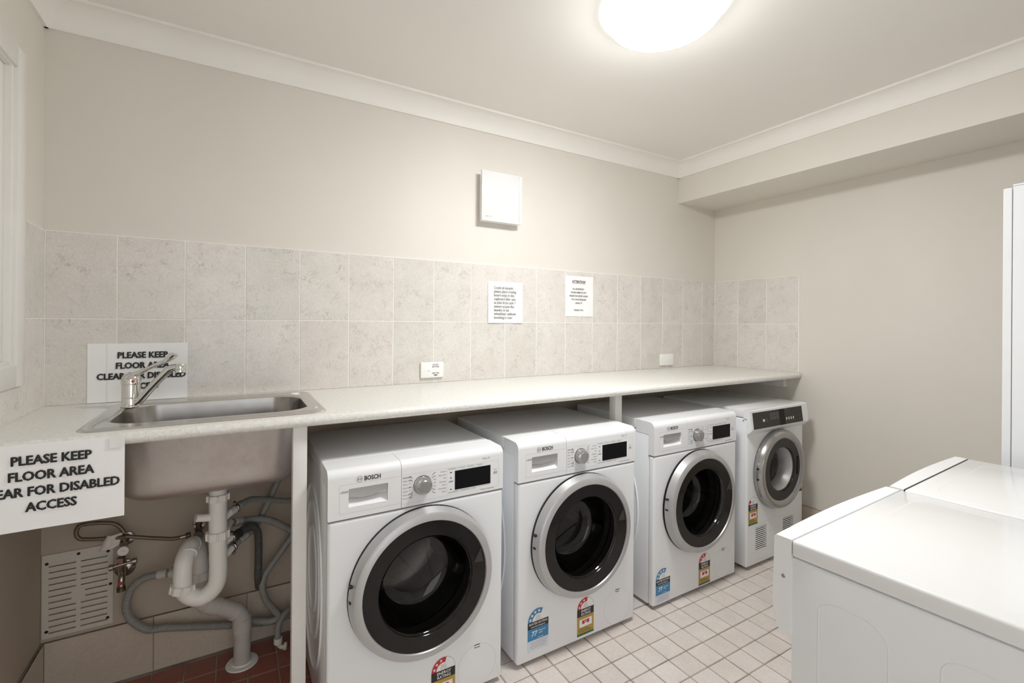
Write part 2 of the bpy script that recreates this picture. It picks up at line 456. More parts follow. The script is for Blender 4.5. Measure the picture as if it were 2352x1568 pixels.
# cove cornices
def cove(r, lip=0.010, n=10):
    """(away-from-wall, z) profile of a cove cornice."""
    pr = [(0, ZC), (r, ZC), (r, ZC - lip)]
    R = r - lip - 0.004
    for i in range(n + 1):
        a = pi / 2 * i / n
        pr.append((r - 0.004 - R * sin(a) , ZC - lip - R + R * cos(a) - 0.0) if False else (lip + (r - 0.006 - lip) * (1 - sin(a)), ZC - lip - (r - lip - 0.006) * (1 - cos(a))))
    pr += [(lip, ZC - r), (0, ZC - r)]
    return pr
CR = 0.086
bm = bmesh.new(); extrude_x(bm, [(YB - d, z) for d, z in cove(CR)], XL, BX)
struct(link('trim_2', bm, 'cornice', smooth=30))
bm = bmesh.new(); extrude_x(bm, [(-d, z) for d, z in cove(CR)], 0, YB - YF)
bmesh.ops.transform(bm, matrix=Matrix(((0, 1, 0, BX), (-1, 0, 0, YB), (0, 0, 1, 0), (0, 0, 0, 1))), verts=bm.verts)
struct(link('trim_3', bm, 'cornice', smooth=30))
bm = bmesh.new(); extrude_x(bm, [(d, z) for d, z in cove(CR)], 0, YB - YF)
bmesh.ops.transform(bm, matrix=Matrix(((0, 1, 0, XL), (-1, 0, 0, YB), (0, 0, 1, 0), (0, 0, 0, 1))), verts=bm.verts)
struct(link('trim_4', bm, 'cornice', smooth=30))

# floor: grout bed with separate tiles
floor = struct(link('floor', bx(XL - WT, XR + WT, YF - 2.0, YB + WT, -0.06, -0.0025), 'floorgrout'))
bm = bx(-0.0476, 0.0476, -0.0476, 0.0476, -0.006, 0.0, bev=0.0022, seg=1); tile_me = to_me(bm)
tile_me.materials.append(M['floortile'])
red_me = tile_me.copy(); red_me.materials.clear(); red_me.materials.append(M['redtile'])
rest = bmesh.new()
def in_red(x, y): return x < 0.79 and y > -0.62
for i in range(36):
    for j in range(28):
        x = 0.06 + 0.1 * i; y = -0.07 - 0.1 * j
        if x > XR or y < YF: continue
        red = in_red(x, y)
        if red or (1.2 < x and -1.45 < y < -0.62):
            o = bpy.data.objects.new('floor_tile', red_me if red else tile_me); C.objects.link(o)
            o.parent = floor
            o.location = (x + random.uniform(-.0006, .0006), y + random.uniform(-.0006, .0006), random.uniform(-.0005, .0003))
            o.rotation_euler = (random.uniform(-.004, .004), random.uniform(-.004, .004), random.uniform(-.006, .006))
        else:
            box(rest, x - .0476, x + .0476, y - .0476, y + .0476, -.006, 0)
o = link('floor_tiling', rest, 'floortile', floor); o['kind'] = 'stuff'

# wall tiles: 200 x 300 mm, two rows above the worktop
TZ = 1.0; TH = 0.2985; TW = 0.2
def wall_tile(parent, x0, x1, z0, z1, side, mat='walltile', th=0.007):
    g = 0.0015
    a, b_ = x0 + g, x1 - g
    if side == 'back': bm = bx(a, b_, YB - th, YB - 0.0005, z0 + g, z1 - g, bev=0.0009, seg=1)
    elif side == 'right': bm = bx(XR - th, XR - 0.0005, -b_, -a, z0 + g, z1 - g, bev=0.0009, seg=1)
    else: bm = bx(XL + 0.0005, XL + th, -b_, -a, z0 + g, z1 - g, bev=0.0009, seg=1)
    return link('wall_tile' if mat == 'walltile' else 'skirting_tile', bm, mat, parent)
link('grout_bed', bx(XL, XR, YB - 0.0056, YB, TZ - 0.02, TZ + 2 * TH + 0.0005), 'grout', wall_back)
link('grout_bed', bx(XR - 0.0056, XR, -0.588, YB, TZ - 0.02, TZ + 2 * TH + 0.0005), 'grout', wall_right)
bm = bmesh.new()
box(bm, XL, XL + 0.0056, -0.215, YB, TZ - 0.02, TZ + 2 * TH + 0.0005)
box(bm, XL, XL + 0.0056, -1.3, -0.215, TZ - 0.02, 1.10)
link('grout_bed', bm, 'grout', wall_left)
for row in range(2):
    z0, z1 = TZ + row * TH, TZ + (row + 1) * TH
    for k in range(18):
        x0 = 0.0105 if k == 0 else k * TW
        wall_tile(wall_back, x0, min((k + 1) * TW, 3.536), z0, z1, 'back')
    e = [0.0, 0.182, 0.382, 0.585]
    for k in range(3): wall_tile(wall_right, e[k], e[k + 1], z0, z1, 'right')
    wall_tile(wall_left, 0.0, 0.173, z0, z1, 'left')
    if row == 1: wall_tile(wall_left, 0.173, 0.212, z0, z1, 'left')
wall_tile(wall_left, 0.173, 0.212, TZ, TZ + TH, 'left')
for k in range(5): wall_tile(wall_left, 0.212 + (0.0 if k == 0 else -0.039 + k * TW), 0.173 + (k + 1) * TW, TZ, 1.098, 'left')

# skirting tiles (300 x 200) with grout
bs1 = struct(link('baseboard_back', bx(XL, 0.915, YB - 0.011, YB, -0.002, 0.2), 'floorgrout'))
bs2 = struct(link('baseboard_left', bx(XL, XL + 0.011, -1.9, YB - 0.011, -0.002, 0.2), 'floorgrout'))
bs3 = struct(link('baseboard_right', bx(XR - 0.011, XR, -2.0, -0.5, -0.002, 0.2), 'floorgrout'))
for k in range(3):
    link('skirting_tile', bx(0.0125 + (0.3 * k if k else 0.003), 0.0095 + 0.3 * (k + 1), YB - 0.014, YB - 0.008, 0.002, 0.2, bev=0.001, seg=1), 'skirttile', bs1)
for k in range(5):
    link('skirting_tile', bx(XL + 0.008, XL + 0.014, -0.012 - 0.3 * (k + 1), -0.016 - 0.3 * k, 0.002, 0.2, bev=0.001, seg=1), 'skirttile', bs2)
for k in range(5):
    link('skirting_tile', bx(XR - 0.014, XR - 0.008, -0.502 - 0.3 * (k + 1), -0.505 - 0.3 * k, 0.002, 0.2, bev=0.001, seg=1), 'skirttile', bs3)

# window on the left wall
win = bpy.data.objects.new('window_1', None); C.objects.link(win); struct(win)
def ring_yz(bm, x0, x1, y0, y1, z0, z1, w, bev=0.0):
    for a in ((y0, y0 + w, z0, z1), (y1 - w, y1, z0, z1), (y0 + w, y1 - w, z0, z0 + w), (y0 + w, y1 - w, z1 - w, z1)):
        box(bm, x0, x1, *a, bev=bev, seg=2)
bm = bmesh.new(); ring_yz(bm, XL, XL + 0.019, -1.225, -0.212, 1.099, 2.083, 0.062, bev=0.003); link('casing', bm, 'trim', win, smooth=40)
bm = bmesh.new(); ring_yz(bm, XL - 0.09, XL + 0.010, WY0 - 0.003, WY1 - 0.003, WZ0 - 0.003, WZ1 + 0.003, 0.022, bev=0.002); link('jamb', bm, 'trim', win, smooth=40)
bm = bmesh.new(); ring_yz(bm, XL - 0.035, XL - 0.005, WY0 + 0.02, WY1 - 0.026, WZ0 + 0.02, WZ1 - 0.02, 0.03, bev=0.003); link('sash', bm, 'trim', win, smooth=40)
link('pane', bx(XL - 0.028, XL - 0.022, WY0 + 0.04, WY1 - 0.05, WZ0 + 0.04, WZ1 - 0.04), 'shade', win)

# ------------------------------------------------------------------ ceiling lamp
lamp = thing('ceiling_light', 'lit round white dome lamp on the ceiling', 'lamp', (1.807, -1.057, ZC))
link('base', lt([(0.0, 0.0), (0.170, 0.0), (0.170, -0.014), (0.0, -0.014)], n=64), 'whiteplastic', lamp, smooth=40)
pr_ = [(0.192, -0.008), (0.192, -0.020)] + [(0.192 * cos(t), -0.020 - 0.072 * sin(t)) for t in [pi / 2 * i / 14 for i in range(1, 15)]]
link('diffuser', lt(pr_, n=64), 'lamp', lamp, smooth=60)

# ------------------------------------------------------------------ worktop
CT, CB, CY = 1.0, 0.968, -0.602
HX0, HX1, HY0, HY1 = 0.225, 0.800, -0.500, -0.075
bm = bmesh.new()
xs = [0.0115, HX0, HX1, 3.5355]; ys = [-0.586, HY0, HY1, -0.001]
def grid(z):
    return [[bm.verts.new((x, y, z)) for y in ys] for x in xs]
T, B = grid(CT), grid(CB)
for i in range(3):
    for j in range(3):
        if i == 1 and j == 1: continue
        bm.faces.new((T[i][j], T[i + 1][j], T[i + 1][j + 1], T[i][j + 1]))
        bm.faces.new((B[i][j], B[i][j + 1], B[i + 1][j + 1], B[i + 1][j]))
for (i, j), (k, l) in (((1, 1), (2, 1)), ((2, 1), (2, 2)), ((2, 2), (1, 2)), ((1, 2), (1, 1))):
    bm.faces.new((T[i][j], T[k][l], B[k][l], B[i][j]))
nose = [(ys[0], CT)] + [(ys[0] - 0.016 * sin(pi * t / 12), (CT + CB) / 2 + 0.016 * cos(pi * t / 12)) for t in range(1, 12)] + [(ys[0], CB)]
prev = None
for (y, z) in nose:
    if (y, z) == nose[0]: ring = [T[i][0] for i in range(4)]
    elif (y, z) == nose[-1]: ring = [B[i][0] for i in range(4)]
    else: ring = [bm.verts.new((x, y, z)) for x in xs]
    if prev:
        for i in range(3): bm.faces.new((prev[i], prev[i + 1], ring[i + 1], ring[i]))
    prev = ring
for i in (0, 3):
    for j in range(3): bm.faces.new((T[i][j], T[i][j + 1], B[i][j + 1], B[i][j]))
for i in range(3): bm.faces.new((T[i][3], T[i + 1][3], B[i + 1][3], B[i][3]))
tag(link('worktop', bm, 'laminate', smooth=35), 'long speckled off-white laminate worktop running along the tiled wall', 'worktop')
tag(link('support_cleat', bx(3.497, 3.5425, -0.52, -0.02, 0.908, 0.9675, bev=0.002), 'post'), 'white painted timber cleat on right wall under the worktop end', 'cleat')
P1 = tag(link('support_post', bx(0.719, 0.760, -0.578, -0.537, 0.0, 0.9675, bev=0.0025), 'post', smooth=40), 'white timber post under the worktop between sink and nearest washing machine', 'post', 'posts holding up the worktop')
P2 = tag(link('support_post', bx(2.100, 2.142, -0.522, -0.480, 0.0, 0.9675, bev=0.0025), 'post', smooth=40), 'white timber post showing between the second and third washing machines', 'post', 'posts holding up the worktop')

# ------------------------------------------------------------------ sink
sink = thing('sink', 'rectangular stainless steel sink set in the left end of the worktop', 'sink', (0.513, -0.29, 1.0))
def rrect(x0, x1, y0, y1, r, n=7):
    pts = []
    for cx, cy, a in ((x1 - r, y1 - r, 0), (x0 + r, y1 - r, pi / 2), (x0 + r, y0 + r, pi), (x1 - r, y0 + r, 3 * pi / 2)):
        for i in range(n + 1):
            t = a + pi / 2 * i / n; pts.append((cx + r * cos(t), cy + r * sin(t)))
    return pts
def loft(levels, close=True):
    bm = bmesh.new(); prev = None
    for (x0, x1, y0, y1, r, z) in levels:
        ring = [bm.verts.new((x - 0.513, y + 0.29, z - 1.0)) for x, y in rrect(x0, x1, y0, y1, r)]
        if prev:
            k = len(ring)
            for i in range(k): bm.faces.new((prev[i], prev[(i + 1) % k], ring[(i + 1) % k], ring[i]))
        prev = ring
    if close: bm.faces.new(prev)
    return bm
RX0, RX1, RY0, RY1 = 0.203, 0.826, -0.553, -0.040
QX0, QX1, QY0, QY1, QR = 0.249, 0.783, -0.470, -0.108, 0.095
rim = [(RX0, RX1, RY0, RY1, 0.045, 1.0004), (RX0 + .002, RX1 - .002, RY0 + .002, RY1 - .002, 0.044, 1.003),
       (RX0 + .008, RX1 - .008, RY0 + .008, RY1 - .008, 0.040, 1.0045), (RX0 + .014, RX1 - .014, RY0 + .014, RY1 - .014, 0.036, 1.0035),
       (RX0 + .018, RX1 - .018, RY0 + .018, RY1 - .018, 0.034, 1.0025),
       (QX0 - .012, QX1 + .012, QY0 - .012, QY1 + .012, QR + .01, 1.0025), (QX0 - .004, QX1 + .004, QY0 - .004, QY1 + .004, QR + .004, 1.0015), (QX0, QX1, QY0, QY1, QR, 0.996)]
link('rim', loft(rim, False), 'steel', sink, smooth=50)
def bowl_levels(o):
    L_ = [(QX0 - o, QX1 + o, QY0 - o, QY1 + o, QR + o, 0.996), (QX0 + .003 - o, QX1 - .003 + o, QY0 + .003 - o, QY1 - .003 + o, QR + o, 0.98)]
    zb, f = 0.758, 0.05
    L_.append((QX0 + .018 - o, QX1 - .018 + o, QY0 + .016 - o, QY1 - .016 + o, QR + o, zb + f))
    for i in range(1, 7):
        t = pi / 2 * i / 6; d = f * (1 - cos(t)); h = f * sin(t)
        L_.append((QX0 + .018 + d - o, QX1 - .018 - d + o, QY0 + .016 + d - o, QY1 - .016 - d + o, QR - d * .55 + o, zb + f - h - o))
    return L_
link('bowl', loft(bowl_levels(0.0)), 'steelbowl', sink, smooth=50)
link('bowl_underside', loft(bowl_levels(0.0025)), 'dullsteel', sink, smooth=50)
bm = bmesh.new()
tube(bm, spline([(0.236 - .513, -0.36 + .29, .0026), (0.228 - .513, -0.43 + .29, .0026), (0.228 - .513, -0.505 + .29, .0026)], 0.01), 0.006, 8, True, (0.35, 1.0))
link('embossed_groove', bm, 'steel', sink, smooth=60)
bm = bmesh.new()
tube(bm, spline([(0.806 - .513, -0.10 + .29, .0026), (0.806 - .513, -0.30 + .29, .0026), (0.804 - .513, -0.45 + .29, .0026)], 0.01), 0.006, 8, True, (0.35, 1.0))
link('embossed_groove', bm, 'steel', sink, smooth=60)
link('tap_hole_cap', lt([(0, .0065), (.013, .0062), (.0165, .004), (.017, .002), (0, .002)], (0.772 - .513, -0.098 + .29, 0), n=32), 'whiteplastic', sink, smooth=40)
link('waste_outlet', lt([(.0, -.0), (.030, 0), (.033, -.006), (.030, -.022), (.024, -.03), (0, -.03)], (0.517 - .513, -0.28 + .29, -.2435), n=32), 'rubber', sink, smooth=40)

# mixer tap
tap = thing('mixer_tap', 'chrome mixer tap with swivel spout and lever on the sink rim', 'tap', (0.262, -0.145, 1.003))
link('body', lt([(0, 0), (.028, 0), (.028, .003), (.0262, .006), (.0262, .030), (.0254, .031), (.0262, .032), (.0255, .075), (.0, .075)], n=32), 'chrome', tap, smooth=35)
LEVP = 28
def LEV(i):
    s = i / LEVP
    return .016 - .007 * min(1, s / .35) if s < .6 else (.009 + .0075 * min(1, (s - .6) / .22) if s < .88 else .0165 * math.sqrt(max(.02, 1 - ((s - .88) / .14) ** 2)))
bm = lt([(0, .0755), (.0268, .0755), (.0275, .085), (.0265, .097), (.021, .107), (.012, .112), (0, .113)], n=32)
tube(bm, spline([(0.0, 0.0, .101), (.030, -.012, .117), (.070, -.028, .140), (.098, -.040, .153), (.116, -.047, .168), (.121, -.049, .176)], .006),
     LEV, 12, True, (0.7, 1.1))
lever = link('lever', bm, 'chrome', tap, smooth=50)
link('indicator', lt([(0, 0), (.0042, 0), (.0035, -.0018), (0, -.0022)], (.008, -.0275, .087), axis='y', n=16), 'red', lever, smooth=40)
bm = tb([(.012, -.010, .010), (.022, -.014, .016), (.060, -.028, .066), (.098, -.043, .112), (.112, -.049, .126), (.126, -.054, .131), (.139, -.058, .131)], .0125, 16)
sp = link('spout', bm, 'chrome', tap, smooth=50)
link('nozzle', lt([(0, .017), (.014, .017), (.0165, .013), (.0165, .001), (.0155, .0), (.016, -.001), (.016, -.011), (.012, -.014), (0, -.014)], (.141, -.0585, .126), n=24), 'chrome', sp, smooth=35)

# ------------------------------------------------------------------ drain under the sink
dr = thing('drain_trap', 'white plastic sink trap draining into grey floor pipe under the sink', 'drain', (0.594, -0.12, 0))
O = Vector((0.594, -0.12, 0))
def rel(pts): return [tuple(Vector(p) - O) for p in pts]
R_ = 0.0272
link('tailpiece', tb(rel([(.517, -.28, .722), (.517, -.28, .575)]), R_, 20, smooth_path=False), 'pvc', dr, smooth=40)
link('lower_pipe', tb(rel([(.517, -.28, .568), (.518, -.28, .50), (.519, -.28, .445), (.515, -.28, .405), (.499, -.28, .378), (.470, -.28, .365), (.443, -.28, .377), (.425, -.28, .400), (.419, -.28, .425)]), R_, 20), 'pvc', dr, smooth=40)
link('return_bend', tb(rel([(.419, -.28, .420), (.419, -.28, .460), (.422, -.268, .494), (.430, -.240, .516), (.440, -.210, .519), (.450, -.178, .500), (.456, -.160, .465), (.459, -.155, .42), (.459, -.155, .365)]), R_, 20), 'pvc', dr, smooth=40)
def nut(p, d, rad, ln, mat='pvc', name='nut'):
    bm = bmesh.new(); p = Vector(p) - O
    collar(bm, p, d, rad, ln, 20)
    dd = Vector(d).normalized(); ref = Vector((0, 0, 1)) if abs(dd.z) < .9 else Vector((1, 0, 0))
    n1 = dd.cross(ref).normalized(); n2 = dd.cross(n1)
    for k in range(10):
        a = 2 * pi * k / 10; q = p + (n1 * cos(a) + n2 * sin(a)) * (rad + .0008)
        collar(bm, q, d, .0032, ln * .9, 6)
    return link(name, bm, mat, dr, smooth=40)
nut((.517, -.28, .694), (0, 0, 1), .0325, .024)
nut((.517, -.28, .566), (0, 0, 1), .0335, .028)
nut((.419, -.28, .411), (0.15, 0, 1), .0335, .026)
nut((.459, -.155, .385), (0, 0, 1), .0335, .028)
bm = bmesh.new(); tube(bm, spline(rel([(.517, -.28, .628), (.483, -.289, .633), (.455, -.298, .641)]), .006), .0125, 16); link('spigot', bm, 'pvc', dr, smooth=40)
for a, b_ in (((.535, -.265, .612), (.556, -.243, .624)), ((.535, -.262, .527), (.556, -.24, .530)), ((.535, -.262, .478), (.558, -.232, .489)), ((.532, -.262, .552), (.552, -.17, .560))):
    bm = bmesh.new(); tube(bm, [Vector(q) for q in rel([a, b_])], .0115, 14); link('spigot', bm, 'pvc', dr, smooth=40)
for a, b_ in (((.430, -.255, .508), (.4302, -.239, .516)), ((.440, -.211, .519), (.446, -.195, .512))):
    d = Vector(b_) - Vector(a); bm = bmesh.new(); collar(bm, Vector(a) - O, d, R_ + .0012, .003, 20); link('moulded_ring', bm, 'pvc', dr, smooth=40)
link('waste_pipe', tb(rel([(.459, -.155, .372), (.459, -.155, .335), (.462, -.152, .300), (.480, -.146, .272), (.520, -.135, .243), (.556, -.126, .216), (.582, -.121, .190), (.593, -.12, .155), (.594, -.12, .100), (.594, -.12, .0)]), .0288, 22), 'greypvc', dr, smooth=40)
for p, d, l in (((.494, -.142, .262), (.04, .011, -.029), .05), ((.572, -.1225, .202), (.026, .005, -.026), .012), ((.593, -.12, .146), (0, 0, 1), .05), ):
    bm = bmesh.new(); collar(bm, Vector(p) - O, d, .0318, l, 22); link('pipe_socket', bm, 'greypvc', dr, smooth=40)
link('floor_flange', lt([(.0, .003), (.030, .010), (.034, .010), (.036, .006), (.052, .005), (.055, .001), (0, .001)], n=40), 'pvc', dr, smooth=40)

# hoses
def hose(label, pts, rad, mat='hose', corr=None, cuffs=(), clamps=(), cat='hose', name='drain_hose', group=None):
    p0 = Vector(pts[0]); t = thing(name, label, cat, pts[0], group=group)
    path = spline([tuple(Vector(p) - p0) for p in pts], 0.0035 if corr else 0.008)
    bm = bmesh.new()
    if corr: tube(bm, path, lambda i: rad * (1.0 if i % 2 else corr), 12)
    else: tube(bm, path, rad, 14)
    link('tube', bm, mat, t, smooth=80 if not corr else None)
    for p, d, r, l, mt in cuffs:
        b2 = bmesh.new(); collar(b2, Vector(p) - p0, d, r, l, 18); link('cuff', b2, mt, t, smooth=40)
    for p, d in clamps:
        b2 = bmesh.new(); pp = Vector(p) - p0; dd = Vector(d).normalized(); collar(b2, pp, d, .0158, .009, 18)
        side = dd.cross(Vector((0, 1, 0))).normalized()
        cl = link('clamp', b2, 'dullchrome', t, smooth=40)
        b3 = bmesh.new(); collar(b3, pp + side * .019, Vector((0, 1, 0)), .0055, .018, 10); link('clamp_screw', b3, 'brass', cl, smooth=40)
    return t
G = 'grey washing machine drain hoses'
hose('grey hose from the trap\'s upper spigot running level behind the post', [(.547, -.250, .619), (.565, -.235, .627), (.592, -.200, .632), (.619, -.160, .627), (.661, -.110, .603), (.717, -.080, .579), (.772, -.060, .560), (.80, -.055, .55)], .0112, corr=0.96,
     cuffs=[((.560, -.239, .624), (.018, .015, .006), .0138, .024, 'greypvc'), ((.582, -.214, .631), (.027, .035, .004), .0135, .022, 'hose')], clamps=[((.571, -.228, .628), (.02, .02, .005))], group=G)
hose('grey hose slanting down from behind the bowl to the trap\'s lowest spigot', [(.735, -.07, .70), (.711, -.070, .644), (.689, -.070, .592), (.655, -.072, .519), (.638, -.090, .498), (.606, -.150, .493), (.580, -.200, .495), (.556, -.232, .490)], .0118,
     cuffs=[((.590, -.178, .495), (-.026, -.05, .002), .0135, .05, 'greypvc')], clamps=[((.562, -.225, .490), (-.024, -.032, -.003))], group=G)
hose('grey hose curving right from the trap to the post, below the level one', [(.547, -.170, .557), (.590, -.120, .538), (.641, -.100, .527), (.684, -.090, .510), (.729, -.080, .477), (.772, -.070, .440), (.80, -.065, .415)], .0135,
     cuffs=[((.575, -.138, .545), (.04, .05, -.02), .0155, .035, 'greypvc')], group=G)
hose('dark taped hose bent sharply down from the trap', [(.553, -.242, .526), (.576, -.210, .527), (.605, -.160, .527), (.626, -.130, .513), (.643, -.110, .479), (.647, -.102, .427), (.647, -.100, .356), (.646, -.100, .306), (.648, -.092, .283), (.650, -.072, .250)], .0140, 'darkhose', corr=0.94,
     cuffs=[((.572, -.216, .527), (.023, .032, .001), .0162, .035, 'rubber')], clamps=[((.557, -.236, .526), (.02, .03, 0))], group=G)
hose('grey hose hooking from the post down and back along the skirting', [(.80, -.055, .46), (.773, -.060, .423), (.730, -.070, .370), (.686, -.080, .317), (.666, -.090, .290), (.662, -.092, .250), (.677, -.087, .192), (.708, -.085, .142), (.718, -.090, .119), (.690, -.095, .113), (.625, -.068, .120), (.59, -.045, .12)], .0125, group=G)
hose('long grey corrugated hose looping left under the vent and back', [(.80, -.04, .10), (.776, -.045, .090), (.703, -.042, .082), (.639, -.040, .091), (.553, -.040, .111), (.449, -.045, .142), (.351, -.048, .171), (.300, -.050, .183), (.257, -.052, .228), (.239, -.055, .282), (.253, -.065, .345), (.290, -.075, .380), (.335, -.085, .387), (.367, -.090, .387)], .0135, corr=0.93,
     cuffs=[((.345, -.087, .388), (.04, -.01, .003), .0162, .03, 'greypvc'), ((.395, -.098, .383), (.06, -.012, -.01), .019, .062, 'greypvc')], group=G)
t = hose('short grey hose ending in a cream elbow on the red tiles', [(.80, -.05, .125), (.775, -.060, .124), (.746, -.080, .122), (.722, -.100, .102), (.715, -.110, .073), (.716, -.115, .045)], .0118, group=G,
     cuffs=[((.7165, -.1155, .040), (0, -.02, -1), .0158, .022, 'pvc')])
bm = bmesh.new(); p0 = Vector((.80, -.05, .125))
tube(bm, [p - p0 for p in spline([(.717, -.116, .034), (.721, -.118, .020), (.730, -.121, .014), (.742, -.125, .0145)], .003)], .0085, 12)
collar(bm, Vector((.742, -.125, .0155)) - p0, (1, -.3, 0), .0145, .012, 18)
link('elbow', bm, 'vent', t, smooth=40)

# braided water hoses and valves
hose('braided steel flexible hose looping left from the valve above the vent', [(.232, -.052, .545), (.224, -.050, .562), (.206, -.050, .582), (.178, -.050, .592), (.132, -.050, .598), (.111, -.050, .594), (.104, -.050, .572), (.113, -.052, .552), (.141, -.054, .545), (.174, -.056, .540), (.215, -.058, .535), (.24, -.064, .535)], .0066, 'braid', cat='hose', name='flexible_hose', group='braided water hoses')
hose('braided steel flexible hose running right between the two wall valves', [(.236, -.066, .538), (.255, -.062, .531), (.284, -.060, .521), (.335, -.065, .508), (.376, -.070, .500), (.414, -.074, .503)], .0066, 'braid', cat='hose', name='flexible_hose', group='braided water hoses',
     cuffs=[((.405, -.074, .502), (.03, 0, .003), .0065, .02, 'dullchrome'), ((.420, -.075, .504), (.03, 0, .003), .0105, .014, 'brass')])
def valve(label, x, z, knob):
    v = thing('stop_valve', label, 'valve', (x, YB, z), group='stop valves under the sink')
    link('flange', lt([(0, 0), (.024, 0), (.022, -.006), (.012, -.010), (0, -.010)], axis='y', n=28), 'dullchrome', v, smooth=40)
    bm = bmesh.new(); tube(bm, [Vector((0, -.008, 0)), Vector((0, -.06, 0))], .0085, 14)
    collar(bm, (0, -.05, 0), (0, 1, 0), .0125, .022, 8)
    tube(bm, [Vector((0, -.052, -.018)), Vector((0, -.052, .026))], .009, 12); collar(bm, (0, -.052, .022), (0, 0, 1), .0115, .012, 6)
    link('body', bm, 'brass', v, smooth=40)
    link('knob', lt([(0, -.080), (.004, -.081), (.005, -.079), (.0155, -.079), (.0165, -.076), (.015, -.062), (0, -.062)], (0, 0, -.016), axis='y', n=24), knob, v, smooth=40)
    return v
v1 = valve('stop valve with white knob on the wall right of the vent', .232, .505, 'pvc')
bm = bmesh.new(); pts = [(-.066, -.002), (-.012, .006), (-.004, .044), (-.044, .044)]
N = 8; vv = []
for i in range(N + 1):
    row = []
    for j in range(N + 1):
        s, q = i / N, j / N
        x = (pts[0][0] * (1 - s) + pts[1][0] * s) * (1 - q) + (pts[3][0] * (1 - s) + pts[2][0] * s) * q
        z = (pts[0][1] * (1 - s) + pts[1][1] * s) * (1 - q) + (pts[3][1] * (1 - s) + pts[2][1] * s) * q
        row.append(bm.verts.new((x, -.070 - .006 * sin(s * 5) - .010 * (1 - q) ** 2, z + .003 * sin(s * 7) * (1 - q))))
    vv.append(row)
for i in range(N):
    for j in range(N): bm.faces.new((vv[i][j], vv[i + 1][j], vv[i + 1][j + 1], vv[i][j + 1]))
link('paper_tag', bm, 'tagpaper', v1, smooth=80)
valve('stop valve with dark knob on the wall behind the drain trap', .450, .508, 'greyrubber')
wt = thing('washing_machine_tap', 'chrome cross-handled water tap on the wall below white knob valve', 'tap', (.226, YB, .400))
link('flange', lt([(0, 0), (.032, 0), (.030, -.007), (.018, -.014), (0, -.014)], axis='y', n=32), 'dullchrome', wt, smooth=40)
bm = bmesh.new(); tube(bm, spline([(0, -.010, .0), (0, -.045, .0), (0, -.062, -.010), (0, -.068, -.034)], .006), .0105, 14)
tube(bm, [Vector((0, -.048, .0)), Vector((-.001, -.066, .062))], .0105, 14); collar(bm, (-.001, -.064, .055), (0, -.2, 1), .0135, .02, 6)
link('body', bm, 'dullchrome', wt, smooth=40)
bm = bmesh.new()
tube(bm, [Vector((-.026, -.068, .036)), Vector((.036, -.068, .044))], .0055, 12)
collar(bm, (-.027, -.068, .036), (1, 0, .1), .0105, .014, 16); collar(bm, (.037, -.068, .044), (1, 0, .1), .0105, .014, 16)
link('handle', bm, 'dullchrome', wt, smooth=40)
ot = link('outlet', lt([(0, 0), (.013, 0), (.013, .012), (.011, .013), (.011, .02), (0, .02)], (0, -.068, -.052), n=24), 'brass', wt, smooth=40)
link('indicator', lt([(0, 0), (.006, 0), (.005, -.0015), (0, -.002)], (0, -.0795, -.022), axis='y', n=16), 'red', wt, smooth=40)
tap2 = thing('washing_machine_tap', 'brass wall tap half hidden behind the white trap pipe', 'tap', (.492, YB, .375))
bm = bmesh.new(); lathe(bm, [(0, 0), (.024, 0), (.022, -.006), (0, -.010)], axis='y', n=24); tube(bm, spline([(0, -.006, 0), (0, -.04, 0), (0, -.05, -.03)], .006), .0105, 12); link('body', bm, 'brass', tap2, smooth=40)
bm = bmesh.new(); tube(bm, [Vector((-.03, -.045, .022)), Vector((.03, -.045, .022))], .005, 10); collar(bm, (-.03, -.045, .022), (1, 0, 0), .009, .012, 12); collar(bm, (.03, -.045, .022), (1, 0, 0), .009, .012, 12); link('handle', bm, 'brass', tap2, smooth=40)

# wall vent grille
vg = thing('vent_grille', 'cream plastic slotted vent cover screwed low on the wall', 'vent', (.100, YB, .354))
x0, x1, z0, z1 = -.094, .094, -.142, .142
me = to_me(bx(x0, x1, -.006, 0, z0, z1, bev=.0012, seg=1))
cut = bmesh.new(); slots = []
for k in range(12):
    zc = .104 - k * .0205
    inner = k in (5, 6)
    for sx0, sx1 in ((-.076, -.006), (.006, .078)):
        if inner: sx0, sx1 = (sx0, -.018) if sx0 < 0 else (.018, sx1)
        slots.append((sx0, sx1, zc)); box(cut, sx0, sx1, -.02, .02, zc - .005, zc + .005)
me = boolean(me, cut)
cov = linkm('cover', me, 'vent', vg)
for sx0, sx1, zc in slots:
    bm = bmesh.new(); vs = [bm.verts.new(p) for p in ((sx0, -.0035, zc - .0026), (sx1, -.0035, zc - .0026), (sx1, -.0052, zc + .0049), (sx0, -.0052, zc + .0049))]
    bm.faces.new(vs); r = bmesh.ops.extrude_face_region(bm, geom=bm.faces[:]); bmesh.ops.translate(bm, vec=(0, .0006, 0), verts=[q for q in r['geom'] if isinstance(q, bmesh.types.BMVert)])
    link('slat', bm, 'vent', vg)
link('backing', bx(x0 + .004, x1 - .004, -.0012, -.0004, z0 + .004, z1 - .004), 'dark', vg)
for sx, sz in ((-.081, .112), (.079, .118), (.086, .0), (-.081, -.118), (.079, -.118), (.0, .128)):
    link('screw', lt([(0, -.0085), (.003, -.0085), (.005, -.0065), (.0052, -.0055), (0, -.0055)], (sx, 0, sz), axis='y', n=14), 'black', vg, smooth=40)

